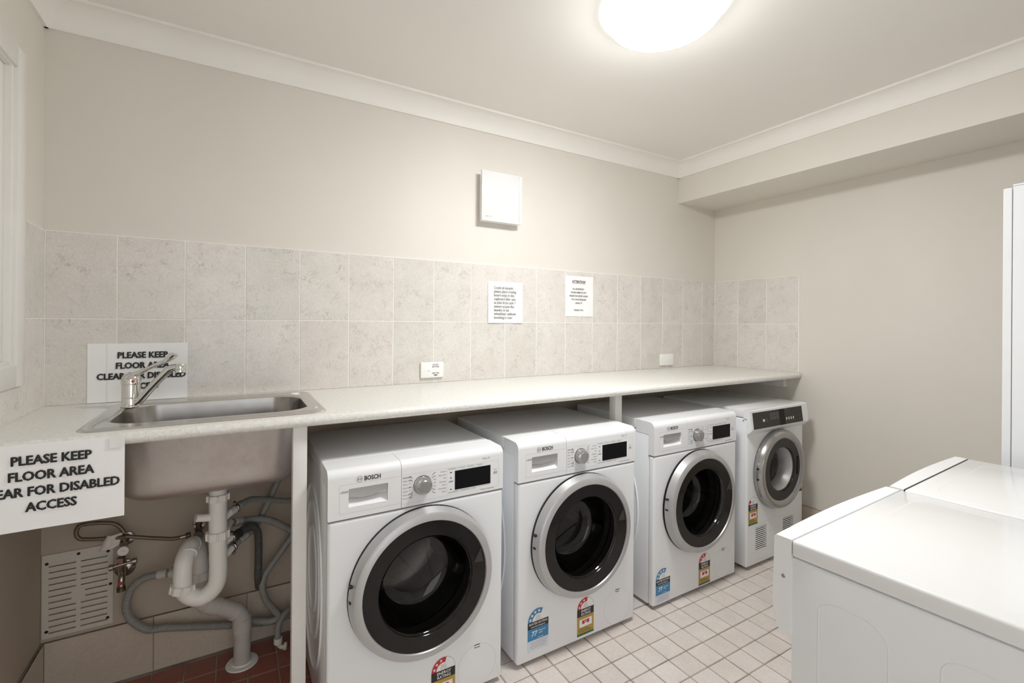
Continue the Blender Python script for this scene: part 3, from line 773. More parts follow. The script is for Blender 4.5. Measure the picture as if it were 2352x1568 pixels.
# ------------------------------------------------------------------ notices and wall fittings
def notice(name, label, x0, x1, z0, z1, y, group=None, warp=0.001):
    t = thing(name, label, 'notice', ((x0 + x1) / 2, y, z0), group=group)
    w, h = x1 - x0, z1 - z0
    bm = bmesh.new(); N = 8; g = []
    for i in range(N + 1):
        g.append([bm.verts.new((-w / 2 + w * i / N, -warp * (sin(i * 1.1) * .5 + .5) * (1 - j / N), h * j / N)) for j in range(N + 1)])
    for i in range(N):
        for j in range(N): bm.faces.new((g[i][j], g[i + 1][j], g[i + 1][j + 1], g[i][j + 1]))
    r = bmesh.ops.extrude_face_region(bm, geom=bm.faces[:]); bmesh.ops.translate(bm, vec=(0, .0006, 0), verts=[q for q in r['geom'] if isinstance(q, bmesh.types.BMVert)])
    link('sheet', bm, 'paper', t, smooth=60)
    return t, w, h
KEEP = ['PLEASE KEEP', 'FLOOR AREA', 'CLEAR FOR DISABLED', 'ACCESS']
def keep_text(t, w, h, ztop):
    for k, ln in enumerate(KEEP):
        bm = bmesh.new(); text_into(bm, [ln], .0305, .010, -.0026, ztop - k * .0375, 'CENTER', bold=.0013, sx=.86)
        link('lettering', bm, 'ink', t)
t, w, h = notice('paper_notice', 'white floor area notice leaning on the tiles behind the tap', .120, .409, 1.0025, 1.2105, -.0015, 'disabled access notices')
keep_text(t, w, h, .1555)
link('fold_line', bx(-.0905, -.0899, -.0022, -.0018, .002, .206), 'paleblue', t)
t, w, h = notice('paper_notice', 'white floor area notice hanging off the worktop front edge', .021, .318, .788, .995, -.6045, 'disabled access notices', warp=.002)
keep_text(t, w, h, .158)
link('tape', bx(.118, .1485, -.0030, -.0026, .178, .2085), 'tape', t)
t, w, h = notice('paper_notice', 'square white ironing board notice taped to wall tiles, left of the two', 1.695, 1.906, 1.293, 1.511, -.0025, warp=.004)
for k, ln in enumerate(['Could all tenants', 'please place ironing', 'board away in the', 'cupboard after use,', 'as John from unit 1', 'cannot access the', 'laundry in his', 'wheelchair without', 'knocking it over.']):
    bm = bmesh.new(); text_into(bm, [ln], .0185, -.072, -.0052, .180 - k * .0196, bold=.0004, sx=.92)
    link('lettering', bm, 'greyink', t)
t, w, h = notice('paper_notice', 'tall white attention notice about lint taped to wall tiles, right of the two', 2.195, 2.402, 1.334, 1.569, -.0015, warp=.001)
bm = bmesh.new(); text_into(bm, ['ATTENTION'], .0185, -.006, -.0028, .197, 'CENTER', bold=.0004, sx=.95); box(bm, -.054, .042, -.0029, -.0027, .1925, .194)
link('heading', bm, 'redink', t)
for k, ln in enumerate(['ALL RESIDENCE \u2013', 'PLEASE REMOVE LINT', 'FROM THE DRYER WHEN', 'YOU HAVE FINISHED', 'USING IT!', '', 'THANK YOU.']):
    if ln:
        bm = bmesh.new(); text_into(bm, [ln], .0125, -.006, -.0028, .156 - k * .0205, 'CENTER', bold=.0004, sx=.95)
        link('lettering', bm, 'greyink', t)

sw = thing('wall_switch', 'white timer switch plate with black lettering above the worktop', 'switch', (1.389, -.0005, 1.0635), group='switch plates on the tiles')
link('plate', bx(-.058, .058, -.012, 0, -.0375, .0375, bev=.003, seg=3), 'whiteplastic', sw, smooth=40)
link('button', lt([(0, -.0165), (.005, -.016), (.0075, -.0135), (.0085, -.0115), (0, -.0115)], (-.016, 0, -.001), axis='y', n=24), 'whiteplastic', sw, smooth=40)
link('indicator', lt([(0, -.0135), (.004, -.013), (.0055, -.0115), (0, -.0115)], (.014, 0, -.002), axis='y', n=20), 'whiteplastic', sw, smooth=40)
bm = bmesh.new()
for ln, z in (('DO NOT', .022), ('BUTTONS', .012), ('ONLY FOR', -.019), ('TIMER', -.029)):
    text_into(bm, [ln], .0095, .016, -.01215, z, 'CENTER', bold=.0003, sx=.8)
link('lettering', bm, 'ink', sw)
sw2 = thing('wall_switch', 'small white switch plate near the right corner above the worktop', 'switch', (3.033, -.0005, 1.057), group='switch plates on the tiles')
link('plate', bx(-.062, .062, -.011, 0, -.0375, .0375, bev=.003, seg=3), 'whiteplastic', sw2, smooth=40)
link('rocker', lt([(0, -.0145), (.004, -.014), (.0075, -.0125), (.0085, -.0105), (0, -.0105)], (.014, 0, .002), axis='y', n=24), 'panelwhite', sw2, smooth=40)

vb = thing('wall_vent_box', 'square white glossy fan cover mounted high on the back wall', 'vent', (1.752, YB, 1.938))
link('base', bx(-.108, .118, -.030, 0, -.122, .118, bev=.004, seg=2), 'whiteplastic', vb, smooth=40)
me = to_me(bx(-.118, .104, -.052, -.038, -.124, .132, bev=.002, seg=2)); me.materials.append(M['enamel_top'])
link('spacer', bx(-.09, .09, -.038, -.030, -.1, .1), 'seam', vb)
gl = plain('gloss_white', (0.76, 0.765, 0.775), 0.05, coat=0.5, vary=0.005)
linkm('front_panel', me, gl, vb, smooth=40)
link('side_strip', bx(.106, .122, -.050, -.030, -.122, .130, bev=.002, seg=2), 'whiteplastic', vb, smooth=40)
bm = bmesh.new(); box(bm, -.096, -.086, -.0522, -.0520, -.105, -.098); box(bm, -.082, -.056, -.0522, -.0520, -.0995, -.098); box(bm, -.082, -.060, -.0522, -.0520, -.105, -.1035)
link('printed_mark', bm, 'faintink', vb)

# ------------------------------------------------------------------ rating labels (parts of the machines)
def energy_label(parent, x, z, w=.086, stars=3.5, y=-.0006):
    """x,z = lower left corner; gold panel, black band, star arch."""
    r = w / 2; zt = z + .107
    bm = bmesh.new(); poly(bm, rectxz(x, x + w, z, zt), y)
    poly(bm, [(x + r + r * cos(a), zt + r * sin(a)) for a in [pi * i / 24 for i in range(25)]], y)
    base = link('energy_label', bm, 'labelwhite', parent)
    d = .00025
    a1 = pi - pi * stars / 6.0 * 1.0
    bm = bmesh.new(); arc_band(bm, x + r, zt, r * .58, r * .985, a1, pi, y - d); link('star_band', bm, 'red', base)
    bm = bmesh.new()
    for k in range(int(stars)):
        a = pi - (k + .5) * pi / 6; star(bm, x + r + r * .78 * cos(a), zt + r * .78 * sin(a), r * .14, y - 2 * d, a - pi / 2)
    link('stars', bm, 'labelwhite', base)
    bm = bmesh.new(); arc_band(bm, x + r, zt, r * .975, r * 1.0, 0, a1, y - d, 16); link('arch_outline', bm, 'faintink', base)
    bm = bmesh.new()
    for k in range(4): poly(bm, rectxz(x + r - .012 + .001 * k, x + r + .012 - .001 * k, zt + .004 + .0045 * k, zt + .0055 + .0045 * k), y - d)
    link('small_print', bm, 'faintink', base)
    bm = bmesh.new(); poly(bm, rectxz(x, x + w, zt - .030, zt), y - d); link('title_band', bm, 'black', base)
    bm = bmesh.new(); text_into(bm, ['ENERGY', 'RATING'], .0135, x + r + .002, y - 2 * d, zt - .0135, 'CENTER', space=.95, bold=.0002, sx=1.0); link('title', bm, 'labelwhite', base)
    bm = bmesh.new(); poly(bm, rectxz(x, x + w, z + .009, zt - .030), y - d); link('gold_panel', bm, 'gold', base)
    bm = bmesh.new(); poly(bm, rectxz(x + .012, x + w - .010, z + .034, zt - .042), y - 2 * d); link('white_panel', bm, 'labelwhite', base)
    bm = bmesh.new()
    poly(bm, rectxz(x + .025, x + .038, z + .045, z + .060), y - 3 * d); poly(bm, rectxz(x + .050, x + .062, z + .045, z + .060), y - 3 * d)
    poly(bm, rectxz(x + .038, x + .050, z + .049, z + .0515), y - 3 * d); poly(bm, rectxz(x + .040, x + .048, z + .054, z + .060), y - 3 * d)
    link('figures', bm, 'red', base)
    bm = bmesh.new()
    for k in range(3): poly(bm, rectxz(x + .008, x + w - .008 - .012 * k, z + .014 + .006 * k, z + .016 + .006 * k), y - 2 * d)
    link('small_print', bm, M['brass'], base)
    bm = bmesh.new(); poly(bm, rectxz(x, x + w, z, z + .009), y - d); link('green_strip', bm, 'green', base)
    return base

def water_label(parent, x, z, w=.095, y=-.0006):
    r = w / 2; zt = z + .112
    bm = bmesh.new(); poly(bm, rectxz(x, x + w, z, zt), y)
    poly(bm, [(x + r + r * cos(a), zt + r * sin(a)) for a in [pi * i / 24 for i in range(25)]], y)
    base = link('water_label', bm, 'paleblue', parent); d = .00025
    a1 = pi - 4.3 * pi / 6.6
    bm = bmesh.new(); poly(bm, [(x + r + r * cos(a), zt + r * sin(a)) for a in [pi * i / 24 for i in range(25)]], y - d * .5); link('arch', bm, 'labelwhite', base)
    bm = bmesh.new(); arc_band(bm, x + r, zt, r * .56, r * .985, a1, pi, y - d); link('star_band', bm, 'blue', base)
    bm = bmesh.new()
    for k in range(4):
        a = pi - (k + .5) * pi / 6.6; star(bm, x + r + r * .77 * cos(a), zt + r * .77 * sin(a), r * .155, y - 2 * d, a - pi / 2)
    link('stars', bm, 'labelwhite', base)
    bm = bmesh.new()
    for k in range(4): poly(bm, rectxz(x + r - .013 + .001 * k, x + r + .013 - .001 * k, zt + .004 + .0045 * k, zt + .0055 + .0045 * k), y - d)
    link('small_print', bm, 'faintink', base)
    bm = bmesh.new(); poly(bm, rectxz(x, x + w, zt - .026, zt), y - d); link('title_band', bm, 'black', base)
    bm = bmesh.new(); text_into(bm, ['WATER RATING'], .0125, x + r, y - 2 * d, zt - .0125, 'CENTER', bold=.0001, sx=.93); text_into(bm, ['www.waterrating.gov.au'], .0066, x + r, y - 2 * d, zt - .0215, 'CENTER', bold=.0002, sx=1.02); link('title', bm, 'labelwhite', base)
    bm = bmesh.new(); poly(bm, rectxz(x, x + w, z + .042, zt - .026), y - d); link('blue_panel', bm, 'blue', base)
    bm = bmesh.new(); text_into(bm, ['77'], .0255, x + .016, y - 2 * d, z + .058, bold=.0008, shear=.15); text_into(bm, ['litres per', 'wash'], .0085, x + .050, y - 2 * d, z + .070, bold=.0001, space=1.0); text_into(bm, ['cotton 8kg'], .006, x + r + .01, y - 2 * d, z + .046, 'CENTER'); link('figures', bm, 'labelwhite', base)
    bm = bmesh.new()
    for q, (a, b_) in enumerate(((.010, .086), (.014, .080), (.010, .084), (.014, .078))): poly(bm, rectxz(x + a, x + b_, z + .033 - .0072 * q, z + .0352 - .0072 * q), y - d)
    link('small_print', bm, 'faintink', base)
    return base

# ------------------------------------------------------------------ front-loading washing machines
DX, DZ = 0.300, 0.447
def cyl_cut(cx, cz, r, y0, y1, n=64):
    bm = bmesh.new(); lathe(bm, [(0, y0), (r, y0), (r, y1), (0, y1)], (cx, 0, cz), axis='y', n=n); return bm

def make_washer(label):
    t = thing('washing_machine', label, 'washing machine', group='front-loading washing machines under the worktop')
    W = .598
    # carcass with cavity for the drum
    me = boolean(to_me(bx(.001, W - .001, .035, .555, .016, .80, bev=.004, seg=2)), cyl_cut(DX, DZ, .235, -.1, .45))
    linkm('carcass', me, 'enamel', t, smooth=40)
    for s in (-1, 1):
        bm = bmesh.new()
        X = .0005 if s < 0 else W - .0005
        for rr, zz in ((.10, .43), (.16, .43), (.215, .41)):
            A = []
            for i in range(40):
                a = 2 * pi * i / 40; A.append(Vector((X, .30 + rr * .95 * cos(a), zz + rr * 1.45 * sin(a))))
            tube(bm, A + [A[0], A[1]], .005, 8, False, None)
        link('side_emboss', bm, 'enamel', t, smooth=80)
    me = boolean(to_me(bx(0, W, 0, .034, .015, .6935, bev=.010, seg=4)), cyl_cut(DX, DZ, .218, -.1, .2))
    linkm('front_panel', me, 'enamel', t, smooth=40)
    # control panel: drawer section and fascia
    arc = [(.026 - .026 * cos(pi / 2 * i / 8), .820 + .026 * sin(pi / 2 * i / 8)) for i in range(9)]
    prof = [(.0, .697)] + [(.0005 + a, b_) for a, b_ in arc] + [(.11, .848), (.11, .79), (.034, .79), (.034, .697)]
    bm = bmesh.new(); extrude_x(bm, prof, .0, .2225)
    me = boolean(to_me(bm), bx(.060, .180, -.02, .022, .729, .786, bev=.002))
    dw = linkm('detergent_drawer', me, 'panelwhite', t, smooth=35)
    bm = bmesh.new(); pts = [(.0605, .7855), (.0605, .763)] + [(.0605 + .119 * i / 12, .763 - .011 * sin(pi * (i / 12) ** .8) + .004 * i / 12) for i in range(1, 12)] + [(.1795, .768), (.1795, .7855)]
    poly(bm, pts, .0045, .004); link('drawer_handle', bm, M['silver'], dw)
    bm = bmesh.new(); vs = [bm.verts.new(p) for p in ((.0605, .0005, .7295), (.1795, .0005, .7295), (.1795, .021, .752), (.0605, .021, .752))]; bm.faces.new(vs); r = bmesh.ops.extrude_face_region(bm, geom=bm.faces[:]); bmesh.ops.translate(bm, vec=(0, .002, 0), verts=[q for q in r['geom'] if isinstance(q, bmesh.types.BMVert)])
    link('recess_slope', bm, 'panelwhite', dw)
    bm = bmesh.new(); y = -.00025
    for q in (rectxz(.033, .0335, .713, .800), rectxz(.033, .222, .800, .8005), rectxz(.033, .222, .713, .7135)): poly(bm, q, y)
    link('outline', bm, 'faintink', dw)
    bm = bmesh.new(); text_into(bm, ['BOSCH'], .0195, .106, y, .8055, bold=.0005, sx=.80); link('brand_lettering', bm, 'ink', dw)
    bm = bmesh.new(); text_into(bm, ['i-DOS'], .0085, .0365, y, .776, bold=.0002); link('lettering', bm, 'greyink', dw)
    bm = bmesh.new(); arc_band(bm, .0925, .8115, .0082, .0092, 0, 2 * pi, y, 32)
    for s in (-1, 1):
        arc_band(bm, .0925 , .8115, .0045, .0056, (0 if s > 0 else pi) - .95, (0 if s > 0 else pi) + .95, y, 10)
    poly(bm, rectxz(.0880, .0970, .8110, .8120), y); poly(bm, rectxz(.0893, .0900, .8065, .8165), y); poly(bm, rectxz(.0950, .0957, .8065, .8165), y)
    link('emblem', bm, 'greyink', dw)
    bm = bmesh.new(); extrude_x(bm, prof, .2240, W)
    cp = link('control_panel', bm, 'panelwhite', t, smooth=35)
    link('dial', lt([(0, -.026), (.018, -.026), (.0205, -.0235), (.0225, -.022), (.0265, -.020), (.028, -.004), (.0295, -.0035), (.0295, 0), (0, 0)], (.294, 0, .760), axis='y', n=48), M['dial'], cp, smooth=30)
    link('dial_gap', lt([(0, -.0006), (.031, -.0006), (.031, .0), (0, 0)], (.294, 0, .760), axis='y', n=40), 'seam', cp)
    bm = bmesh.new()
    for s in (-1, 1):
        for k in range(7):
            dz = (k - 3) * .0105; a = dz / .055
            xk = .294 + s * .040; hook = .006 if abs(k - 3) >= 2 else 0
            q = [(.294 + s * (.046), .760 + dz * 1.06), (.294 + s * (.040), .760 + dz * 1.06), (.294 + s * (.0335 if hook else .0395), .760 + dz * (.82 if hook else 1.06))]
            for (ax, az), (bx_, bz) in zip(q, q[1:]):
                L_ = math.hypot(bx_ - ax, bz - az)
                if L_ < 1e-6: continue
                nx, nz = -(bz - az) / L_ * .0006, (bx_ - ax) / L_ * .0006
                poly(bm, [(ax + nx, az + nz), (bx_ + nx, bz + nz), (bx_ - nx, bz - nz), (ax - nx, az - nz)], y)
    link('dial_marks', bm, 'ink', cp)
    bm = bmesh.new()
    for k, ln in enumerate(['Automatic', 'Night wash', 'Shirts', 'Sportswear', 'Quilts', 'SuperQuick', 'Drum Clean']): text_into(bm, [ln], .0068, .2275, y, .790 - .0112 * k, bold=.0002 if k == 0 else 0)
    for k, ln in enumerate(['Cottons', 'Easy-Care', 'Mix', 'Delicates', 'Wool', 'Rinse/Spin', 'Drain']): text_into(bm, [ln], .0068, .378, y, .790 - .0112 * k, 'RIGHT')
    for ln, x, z in (('EcoPerfect  |  Prewash  |  RinsePlus  |  Delayed', .385, .7945), ('SpeedPerfect  |  Temperature  |  Spin', .385, .7155)): text_into(bm, [ln], .0068, x, y, z)
    text_into(bm, ['Start', '', 'Reload'], .006, .5655, y, .768, 'CENTER'); text_into(bm, ['Serie  8'], .009, .515, y, .812); text_into(bm, ['Made in Germany'], .0075, .507, y, .7045)
    lt_ = link('lettering', bm, 'greyink', cp); lt_['kind'] = 'stuff'
    bm = bmesh.new(); poly(bm, [(.5615, .757), (.5665, .760), (.5615, .763)], y); poly(bm, rectxz(.568, .5692, .757, .763), y); poly(bm, rectxz(.5705, .5717, .757, .763), y)
    for z in (.783, .726): poly(bm, rectxz(.391, .398, z, z + .0028), y)
    text_into(bm, ['i-DOS'], .0062, .3945, y, .752, 'CENTER', bold=.0002); arc_band(bm, .3945, .7665, .0018, .0030, 0, 2 * pi, y, 12)
    for q in (rectxz(.382, .3824, .710, .803), rectxz(.382, .580, .803, .8034), rectxz(.580, .5804, .712, .803)): pass
    link('symbols', bm, 'ink', cp)
    bm = bmesh.new()
    for q in (rectxz(.3818, .3822, .710, .8010), rectxz(.2245, .580, .8010, .8014), rectxz(.580, .5804, .714, .8010), rectxz(.2245, .580, .7085, .7089)): poly(bm, q, y)
    link('outline', bm, 'faintink', cp)
    bm = bmesh.new(); box(bm, .4095, .5465, -.0012, .003, .7235, .7885, bev=.0006, seg=1); link('display', bm, 'display', cp)
    link('seam', bx(.001, W - .001, .003, .03, .6925, .6975), 'seam', t)
    link('top_plate', bx(.0, W, .112, .555, .802, .848, bev=.005, seg=3), 'enamel_top', t, smooth=40)
    # drum and gasket
    dm = link('drum', lt([(.0, .43), (.10, .43), (.20, .42), (.226, .40), (.230, .12), (.226, .09), (.195, .075)], (DX, 0, DZ), axis='y', n=64), 'drum', t, smooth=40)
    for k in range(3):
        a = radians(100 + 120 * k); bm = bx(-.022, .022, .12, .38, -.030, .030, bev=.012, seg=3)
        bmesh.ops.transform(bm, matrix=Matrix.Translation((DX + .205 * cos(a), 0, DZ + .205 * sin(a))) @ Matrix.Rotation(-(a - pi / 2), 4, 'Y'), verts=bm.verts)
        link('paddle', bm, M['silver'], dm, smooth=40)
    link('gasket', lt([(.222, .032), (.205, .028), (.196, .040), (.203, .055), (.190, .068), (.194, .085), (.230, .09)], (DX, 0, DZ), axis='y', n=64), 'greyrubber', t, smooth=50)
    # door
    link('door_gap', lt([(.215, -.0125), (.2375, -.0125), (.2375, -.004), (.2435, -.0006), (.215, -.0006)], (DX, 0, DZ), axis='y', n=72), 'black', t)
    dg = lt([(.207, -.020), (.207, -.0435), (.209, -.0475), (.226, -.0455), (.2325, -.041), (.2405, -.016), (.2425, -.0105), (.217, -.0105), (.207, -.013)], (DX, 0, DZ), axis='y', n=96)
    door = link('door', dg, 'silver', t, smooth=28)
    link('border_glass', lt([(.207, -.0425), (.159, -.0405), (.156, -.036), (.156, -.028), (.207, -.028)], (DX, 0, DZ), axis='y', n=96), 'smoked', door, smooth=40)
    link('bowl_glass', lt([(.157, -.038), (.152, -.034), (.148, -.010), (.142, .050), (.134, .085), (.118, .100), (.09, .107), (0, .112)], (DX, 0, DZ), axis='y', n=96), 'glass', door, smooth=50)
    bm = bmesh.new(); poly(bm, [(DX + .162, DZ + .034), (DX + .199, DZ + .030), (DX + .188, DZ + .079)], -.0440, .003); link('door_handle', bm, M['darkpanel'], door)
    bm = bmesh.new()
    for z in (.055, .008):
        box(bm, DX - .2415, DX - .222, -.026, -.012, DZ + z - .008, DZ + z, bev=.001, seg=1)
    link('hinge_slot', bm, 'black', door)
    # pump flap
    bm = bmesh.new(); arc_band(bm, .498, .093, .0735, .0741, 0, 2 * pi, -.00025, 64); fl = link('pump_flap', bm, 'faintink', t)
    bm = bmesh.new(); box(bm, .488, .509, -.0004, .004, .1545, .1655); link('flap_notch', bm, 'black', fl)
    bm = bmesh.new(); box(bm, .489, .508, -.001, .002, .1575, .1630); link('flap_latch', bm, 'enamel', fl)
    for fx in (.05, W - .05):
        for fy in (.06, .50): link('foot', lt([(0, 0), (.022, 0), (.022, .006), (.012, .009), (.012, .017), (0, .017)], (fx, fy, 0), n=16), 'rubber', t, smooth=40)
    return t

w1 = make_washer('white front-loading washing machine nearest the sink')
w1.location = (.803, -.690, 0)
w2 = copy_tree(w1); w2.location = (1.472, -.680, 0)
w3 = copy_tree(w1); w3.location = (2.192, -.675, 0)
w2['label'] = 'white front-loading washing machine in the middle of the three'
w3['label'] = 'white front-loading washing machine next to the dryer by the right wall'
energy_label(w1, .329, .005 + .012)
energy_label(w2, .282, .032); water_label(w2, .046, .050, y=-.0006)
energy_label(w3, .311, .027, w=.084); water_label(w3, .016, .020, w=.093)

# ------------------------------------------------------------------ condenser dryer by the right wall
dy = thing('tumble_dryer', 'white tumble dryer with dark control panel beside the right wall', 'dryer', (2.872, -.683, 0))
W = .535; RX, RZ = .272, .505
me = boolean(to_me(bx(0, W, 0, .56, .018, .800, bev=.010, seg=3)), cyl_cut(RX, RZ, .170, -.1, .45))
me = boolean(me, bx(.080, .180, -.01, .02, .088, .214)); me = boolean(me, bx(.335, .440, -.01, .02, .088, .214))
linkm('carcass', me, 'enamel', dy, smooth=40)
link('top_plate', bx(.0, W, .02, .56, .803, .846, bev=.005, seg=2), 'enamel_top', dy, smooth=40)
bm = bmesh.new(); extrude_x(bm, [(-.022, .735), (-.028, .745), (-.016, .842), (-.012, .846), (.0185, .846), (.0185, .80), (.0, .80), (.0, .715)], -.004, W + .006)
pn = link('control_panel', bm, 'panelwhite', dy, smooth=30)
bm = bmesh.new()
def on_panel(x0, x1, t0, t1, off):
    def P_(x, t): return bm.verts.new((x, -.028 + .012 * t - off, .745 + .097 * t))
    bm.faces.new((P_(x0, t0), P_(x1, t0), P_(x1, t1), P_(x0, t1)))
on_panel(.014, .482, .02, .90, .0006); link('fascia', bm, 'darkpanel', pn)
bm = bmesh.new(); on_panel(.255, .305, .02, .90, .001); link('display', bm, 'display', pn)
bm = bmesh.new()
for k in range(3):
    for tt in (.42, .62): on_panel(.172 + k * .028, .188 + k * .028, tt, tt + .012, .0013); on_panel(.172 + k * .028, .188 + k * .028, tt + .12, tt + .132, .0013); on_panel(.172 + k * .028, .1735 + k * .028, tt, tt + .13, .0013); on_panel(.1865 + k * .028, .188 + k * .028, tt, tt + .13, .0013)
on_panel(.128, .142, .36, .37, .0013); on_panel(.128, .142, .47, .48, .0013)
link('buttons', bm, 'faintink', pn)
bm = bmesh.new()
on_panel(.100, .116, .36, .49, .0013)
for k in range(4): on_panel(.316 + k * .022, .325 + k * .022, .26, .40, .0013)
link('lit_buttons', bm, 'labelwhite', pn)
bm = bmesh.new()
for k in range(5): on_panel(.03 + k * .018, .044 + k * .018, .76, .80, .0013)
on_panel(.40, .42, .62, .64, .0013)
link('printed_mark', bm, 'black', pn)
bm = bmesh.new(); lathe(bm, [(0, 0), (.003, 0), (.0035, .0006), (0, .0006)], (-.0005 - .004, .02, .79), axis='x', n=12); link('screw', bm, 'greyrubber', pn)
dm = link('drum', lt([(.0, .43), (.20, .42), (.205, .40), (.205, .05), (.168, .03)], (RX, 0, RZ), axis='y', n=64), 'drum', dy, smooth=40)
link('gasket', lt([(.176, .004), (.150, .006), (.140, .03), (.150, .05), (.2, .05)], (RX, 0, RZ), axis='y', n=64), 'enamel', dy, smooth=50)
link('door_gap', lt([(.219, -.001), (.219, .0005), (.17, .0005), (.17, -.001)], (RX, 0, RZ - .002), axis='y', n=64), 'black', dy)
door = link('door', lt([(.168, -.02), (.168, -.034), (.176, -.042), (.190, -.046), (.203, -.042), (.211, -.030), (.215, -.010), (.215, -.0015), (.18, -.0015), (.168, -.010)], (RX, 0, RZ), axis='y', n=96), 'chrome', dy, smooth=35)
door.data.materials[0] = plain('satin_chrome', (0.42, 0.42, 0.42), 0.2, 0.9)
link('border_glass', lt([(.168, -.034), (.122, -.032), (.120, -.028), (.120, -.02), (.168, -.02)], (RX, 0, RZ), axis='y', n=96), 'smoked', door, smooth=40)
link('bowl_glass', lt([(.121, -.030), (.117, -.026), (.112, .02), (.100, .06), (.07, .075), (0, .08)], (RX, 0, RZ), axis='y', n=96), 'glass', door, smooth=50)
link('bowl_collar', lt([(.122, -.024), (.116, -.018), (.110, .03), (.102, .05), (.100, .05), (.114, -.019), (.122, -.026)], (RX, 0, RZ), axis='y', n=64, a0=-1.9, a1=1.5), 'silver', door, smooth=50)
link('door_handle', bx(RX + .138, RX + .158, -.036, -.030, RZ - .05, RZ + .055, bev=.003), 'display', door, smooth=40)
bm = bmesh.new()
for z in (.035, -.02): box(bm, RX - .2145, RX - .195, -.028, -.016, RZ + z - .010, RZ + z, bev=.001, seg=1)
link('hinge_slot', bm, 'black', door)
for x0, x1 in ((.080, .180), (.335, .440)):
    link('vent_cavity', bx(x0, x1, .016, .0195, .088, .214), 'black', dy)
    for k in range(12):
        bm = bx(x0, x1, .0003, .0028, .0885 + k * .0106, .0885 + k * .0106 + .0058, bev=.0008, seg=1); link('vent_slat', bm, 'enamel', dy)
bm = bmesh.new()
for k in range(12): box(bm, .185, .330, -.0006, .002, .0905 + k * .0106, .0925 + k * .0106)
link('rib', bm, 'enamel', dy)
bm = bmesh.new()
for q in (rectxz(.072, .45, .231, .2315), rectxz(.072, .45, .078, .0785), rectxz(.072, .0725, .078, .231), rectxz(.4495, .45, .078, .231)): poly(bm, q, -.0003)
link('vent_outline', bm, 'faintink', dy)
energy_label(dy, .014, .236, w=.080, stars=1.6)
bm = bmesh.new(); poly(bm, [(.498, .335), (.527, .335), (.5125, .388)], -.0004); tr = link('warning_mark', bm, 'darkpanel', dy)
bm = bmesh.new(); poly(bm, rectxz(.508, .517, .35, .356), -.0007); poly(bm, rectxz(.511, .514, .358, .372), -.0007); link('symbol', bm, 'labelwhite', tr)
for fx in (.05, W - .05):
    for fy in (.06, .50): link('foot', lt([(0, 0), (.02, 0), (.02, .018), (0, .018)], (fx, fy, 0), n=16), 'rubber', dy, smooth=40)

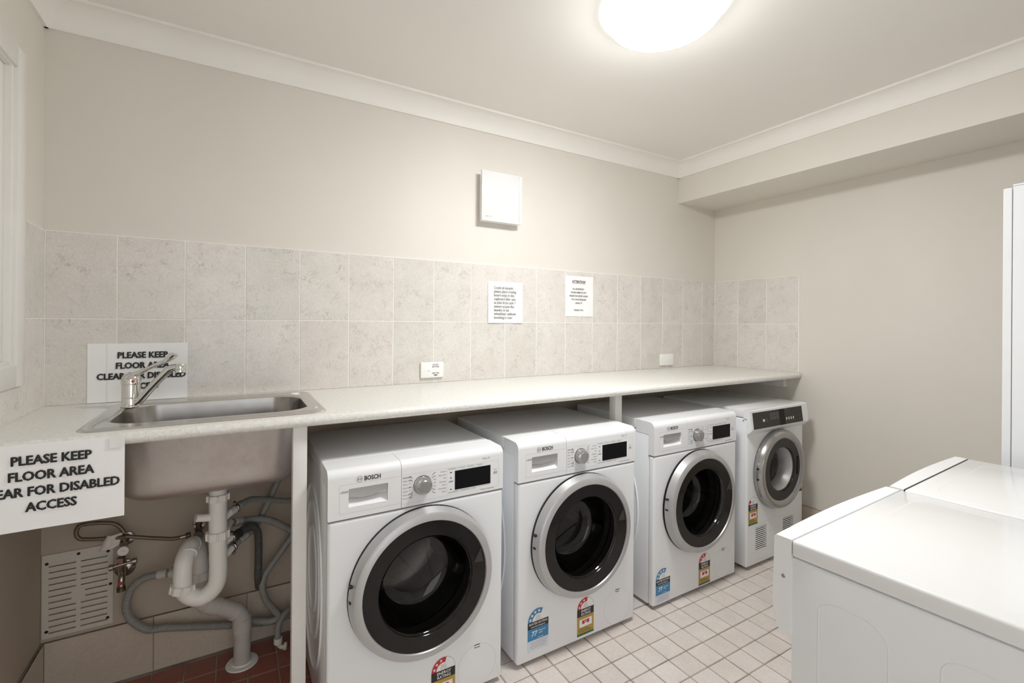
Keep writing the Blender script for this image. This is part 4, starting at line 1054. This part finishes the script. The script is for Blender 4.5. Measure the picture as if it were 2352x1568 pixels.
# ------------------------------------------------------------------ the two white machines on the right, seen from behind their fronts
def make_island(label, loc, rz, W, top, dark_gap):
    t = thing('clothes_dryer', label, 'dryer', loc, rz, 'white clothes dryers in the middle of the room')
    # local: origin = front left floor corner seen from the camera side; +x right, -y towards the room's front (machine's back)
    D = .545
    link('carcass', bx(.003, W - .003, -D, .0, .015, top - .038, bev=.006, seg=2), 'enamel', t, smooth=40)
    tp = bx(0, W, -D - .004, -.0034 if dark_gap else -.0025, top - .036, top, bev=.006, seg=3)
    link('top_plate', tp, 'enamel_top', t, smooth=40)
    # faint pressed border on the lid
    bm = bmesh.new()
    P_ = [(x, y) for x, y in rrect(.05, W - .05, -D + .06, -.055, .04, 5)]
    path = [Vector((x, y, top - .00105)) for x, y in P_]; tube(bm, path + path[:2], .0024, 6, False, (.5, 1.8)); link('pressed_border', bm, 'enamel_top', t, smooth=80)
    # bowed control fascia on the front (+y)
    bm = bmesh.new(); n = 14; A, Bm = [], []
    sec = [(-.002, top), (.030, top), (.034, top - .004), (.037, top - .15), (.033, top - .185), (.020, top - .21), (-.002, top - .21)]
    prev = None
    for i in range(n + 1):
        x = W * i / n; bow = .010 * sin(pi * i / n)
        ring = [bm.verts.new((x, y + (bow if y > 0 else 0), z)) for y, z in sec]
        if prev:
            for k in range(len(sec)): bm.faces.new((prev[k], prev[(k + 1) % len(sec)], ring[(k + 1) % len(sec)], ring[k]))
        else: bm.faces.new(ring)
        prev = ring
    bm.faces.new(prev[::-1])
    es = [e for e in bm.edges if len(e.link_faces) == 2 and abs(e.calc_face_angle(0)) > .6]
    bmesh.ops.bevel(bm, geom=es, offset=.003, segments=2, profile=.5, affect='EDGES')
    fc = link('control_fascia', bm, 'panelwhite', t, smooth=40)
    link('screw', lt([(0, -.0012), (.0035, -.0012), (.0045, 0), (0, 0)], (0, .014, top - .085), axis='x', n=14), 'dullchrome', fc, smooth=40)
    link('gap', bx(.004, W - .004, -.0042, -.0012, top - .03, top - (.0005 if dark_gap else .005)), 'black' if dark_gap else 'seam', t)
    # pressed panels on the side
    bm = bmesh.new()
    for y0, y1, zt in ((-.175, -.055, top - .095), (-.40, -.25, top - .095)):
        pts = [(y1, .05), (y1, zt - .035)] + [(y1 - .04 + .04 * cos(a), zt - .035 + .03 * sin(a)) for a in [pi / 2 * i / 5 for i in range(1, 6)]] + [(y0 + .045 - .045 * sin(a), zt - .045 + .04 * cos(a)) for a in [pi / 2 * i / 6 for i in range(7)]] + [(y0, .05)]
        tube(bm, [Vector((.0049, y, z)) for y, z in pts], .0026, 8, True, (1, .55) if False else None)
    link('side_pressing', bm, 'enamel', t, smooth=80)
    link('foot', bx(.03, .07, -.07, -.03, 0, .016), 'rubber', t); link('foot', bx(W - .07, W - .03, -.07, -.03, 0, .016), 'rubber', t)
    link('foot', bx(.03, .07, -D + .03, -D + .07, 0, .016), 'rubber', t); link('foot', bx(W - .07, W - .03, -D + .03, -D + .07, 0, .016), 'rubber', t)
    # door on the front
    dr_ = link('door', bx(.07, W - .07, .0, .014, .15, .58, bev=.01, seg=3), 'panelwhite', t, smooth=40)
    link('handle', bx(W - .13, W - .10, .014, .03, .33, .42, bev=.005), 'panelwhite', dr_, smooth=40)
    return t
make_island('nearest white clothes dryer with bowed front panel, at the frame\'s lower right', (1.600, -1.600, 0), radians(1.8), .584, .830, False)
make_island('further white clothes dryer with dark gap behind its panel, beside the tall cupboard', (2.190, -1.588, 0), radians(2.2), .575, .832, True)

# tall white cupboard
cb = thing('cupboard', 'tall white laundry cupboard behind the clothes dryers at the right edge', 'cupboard', (2.862, -1.629, 0))
link('carcass', bx(.0, .60, -.60, -.024, .0, 1.776, bev=.0015, seg=1), 'enamel', cb)
link('door', bx(.0, .60, -.022, .0, .06, 1.772, bev=.002, seg=2), 'enamel', cb)
link('top_panel', bx(-.002, .60, -.60, -.024, 1.776, 1.782, bev=.001, seg=1), 'enamel', cb)
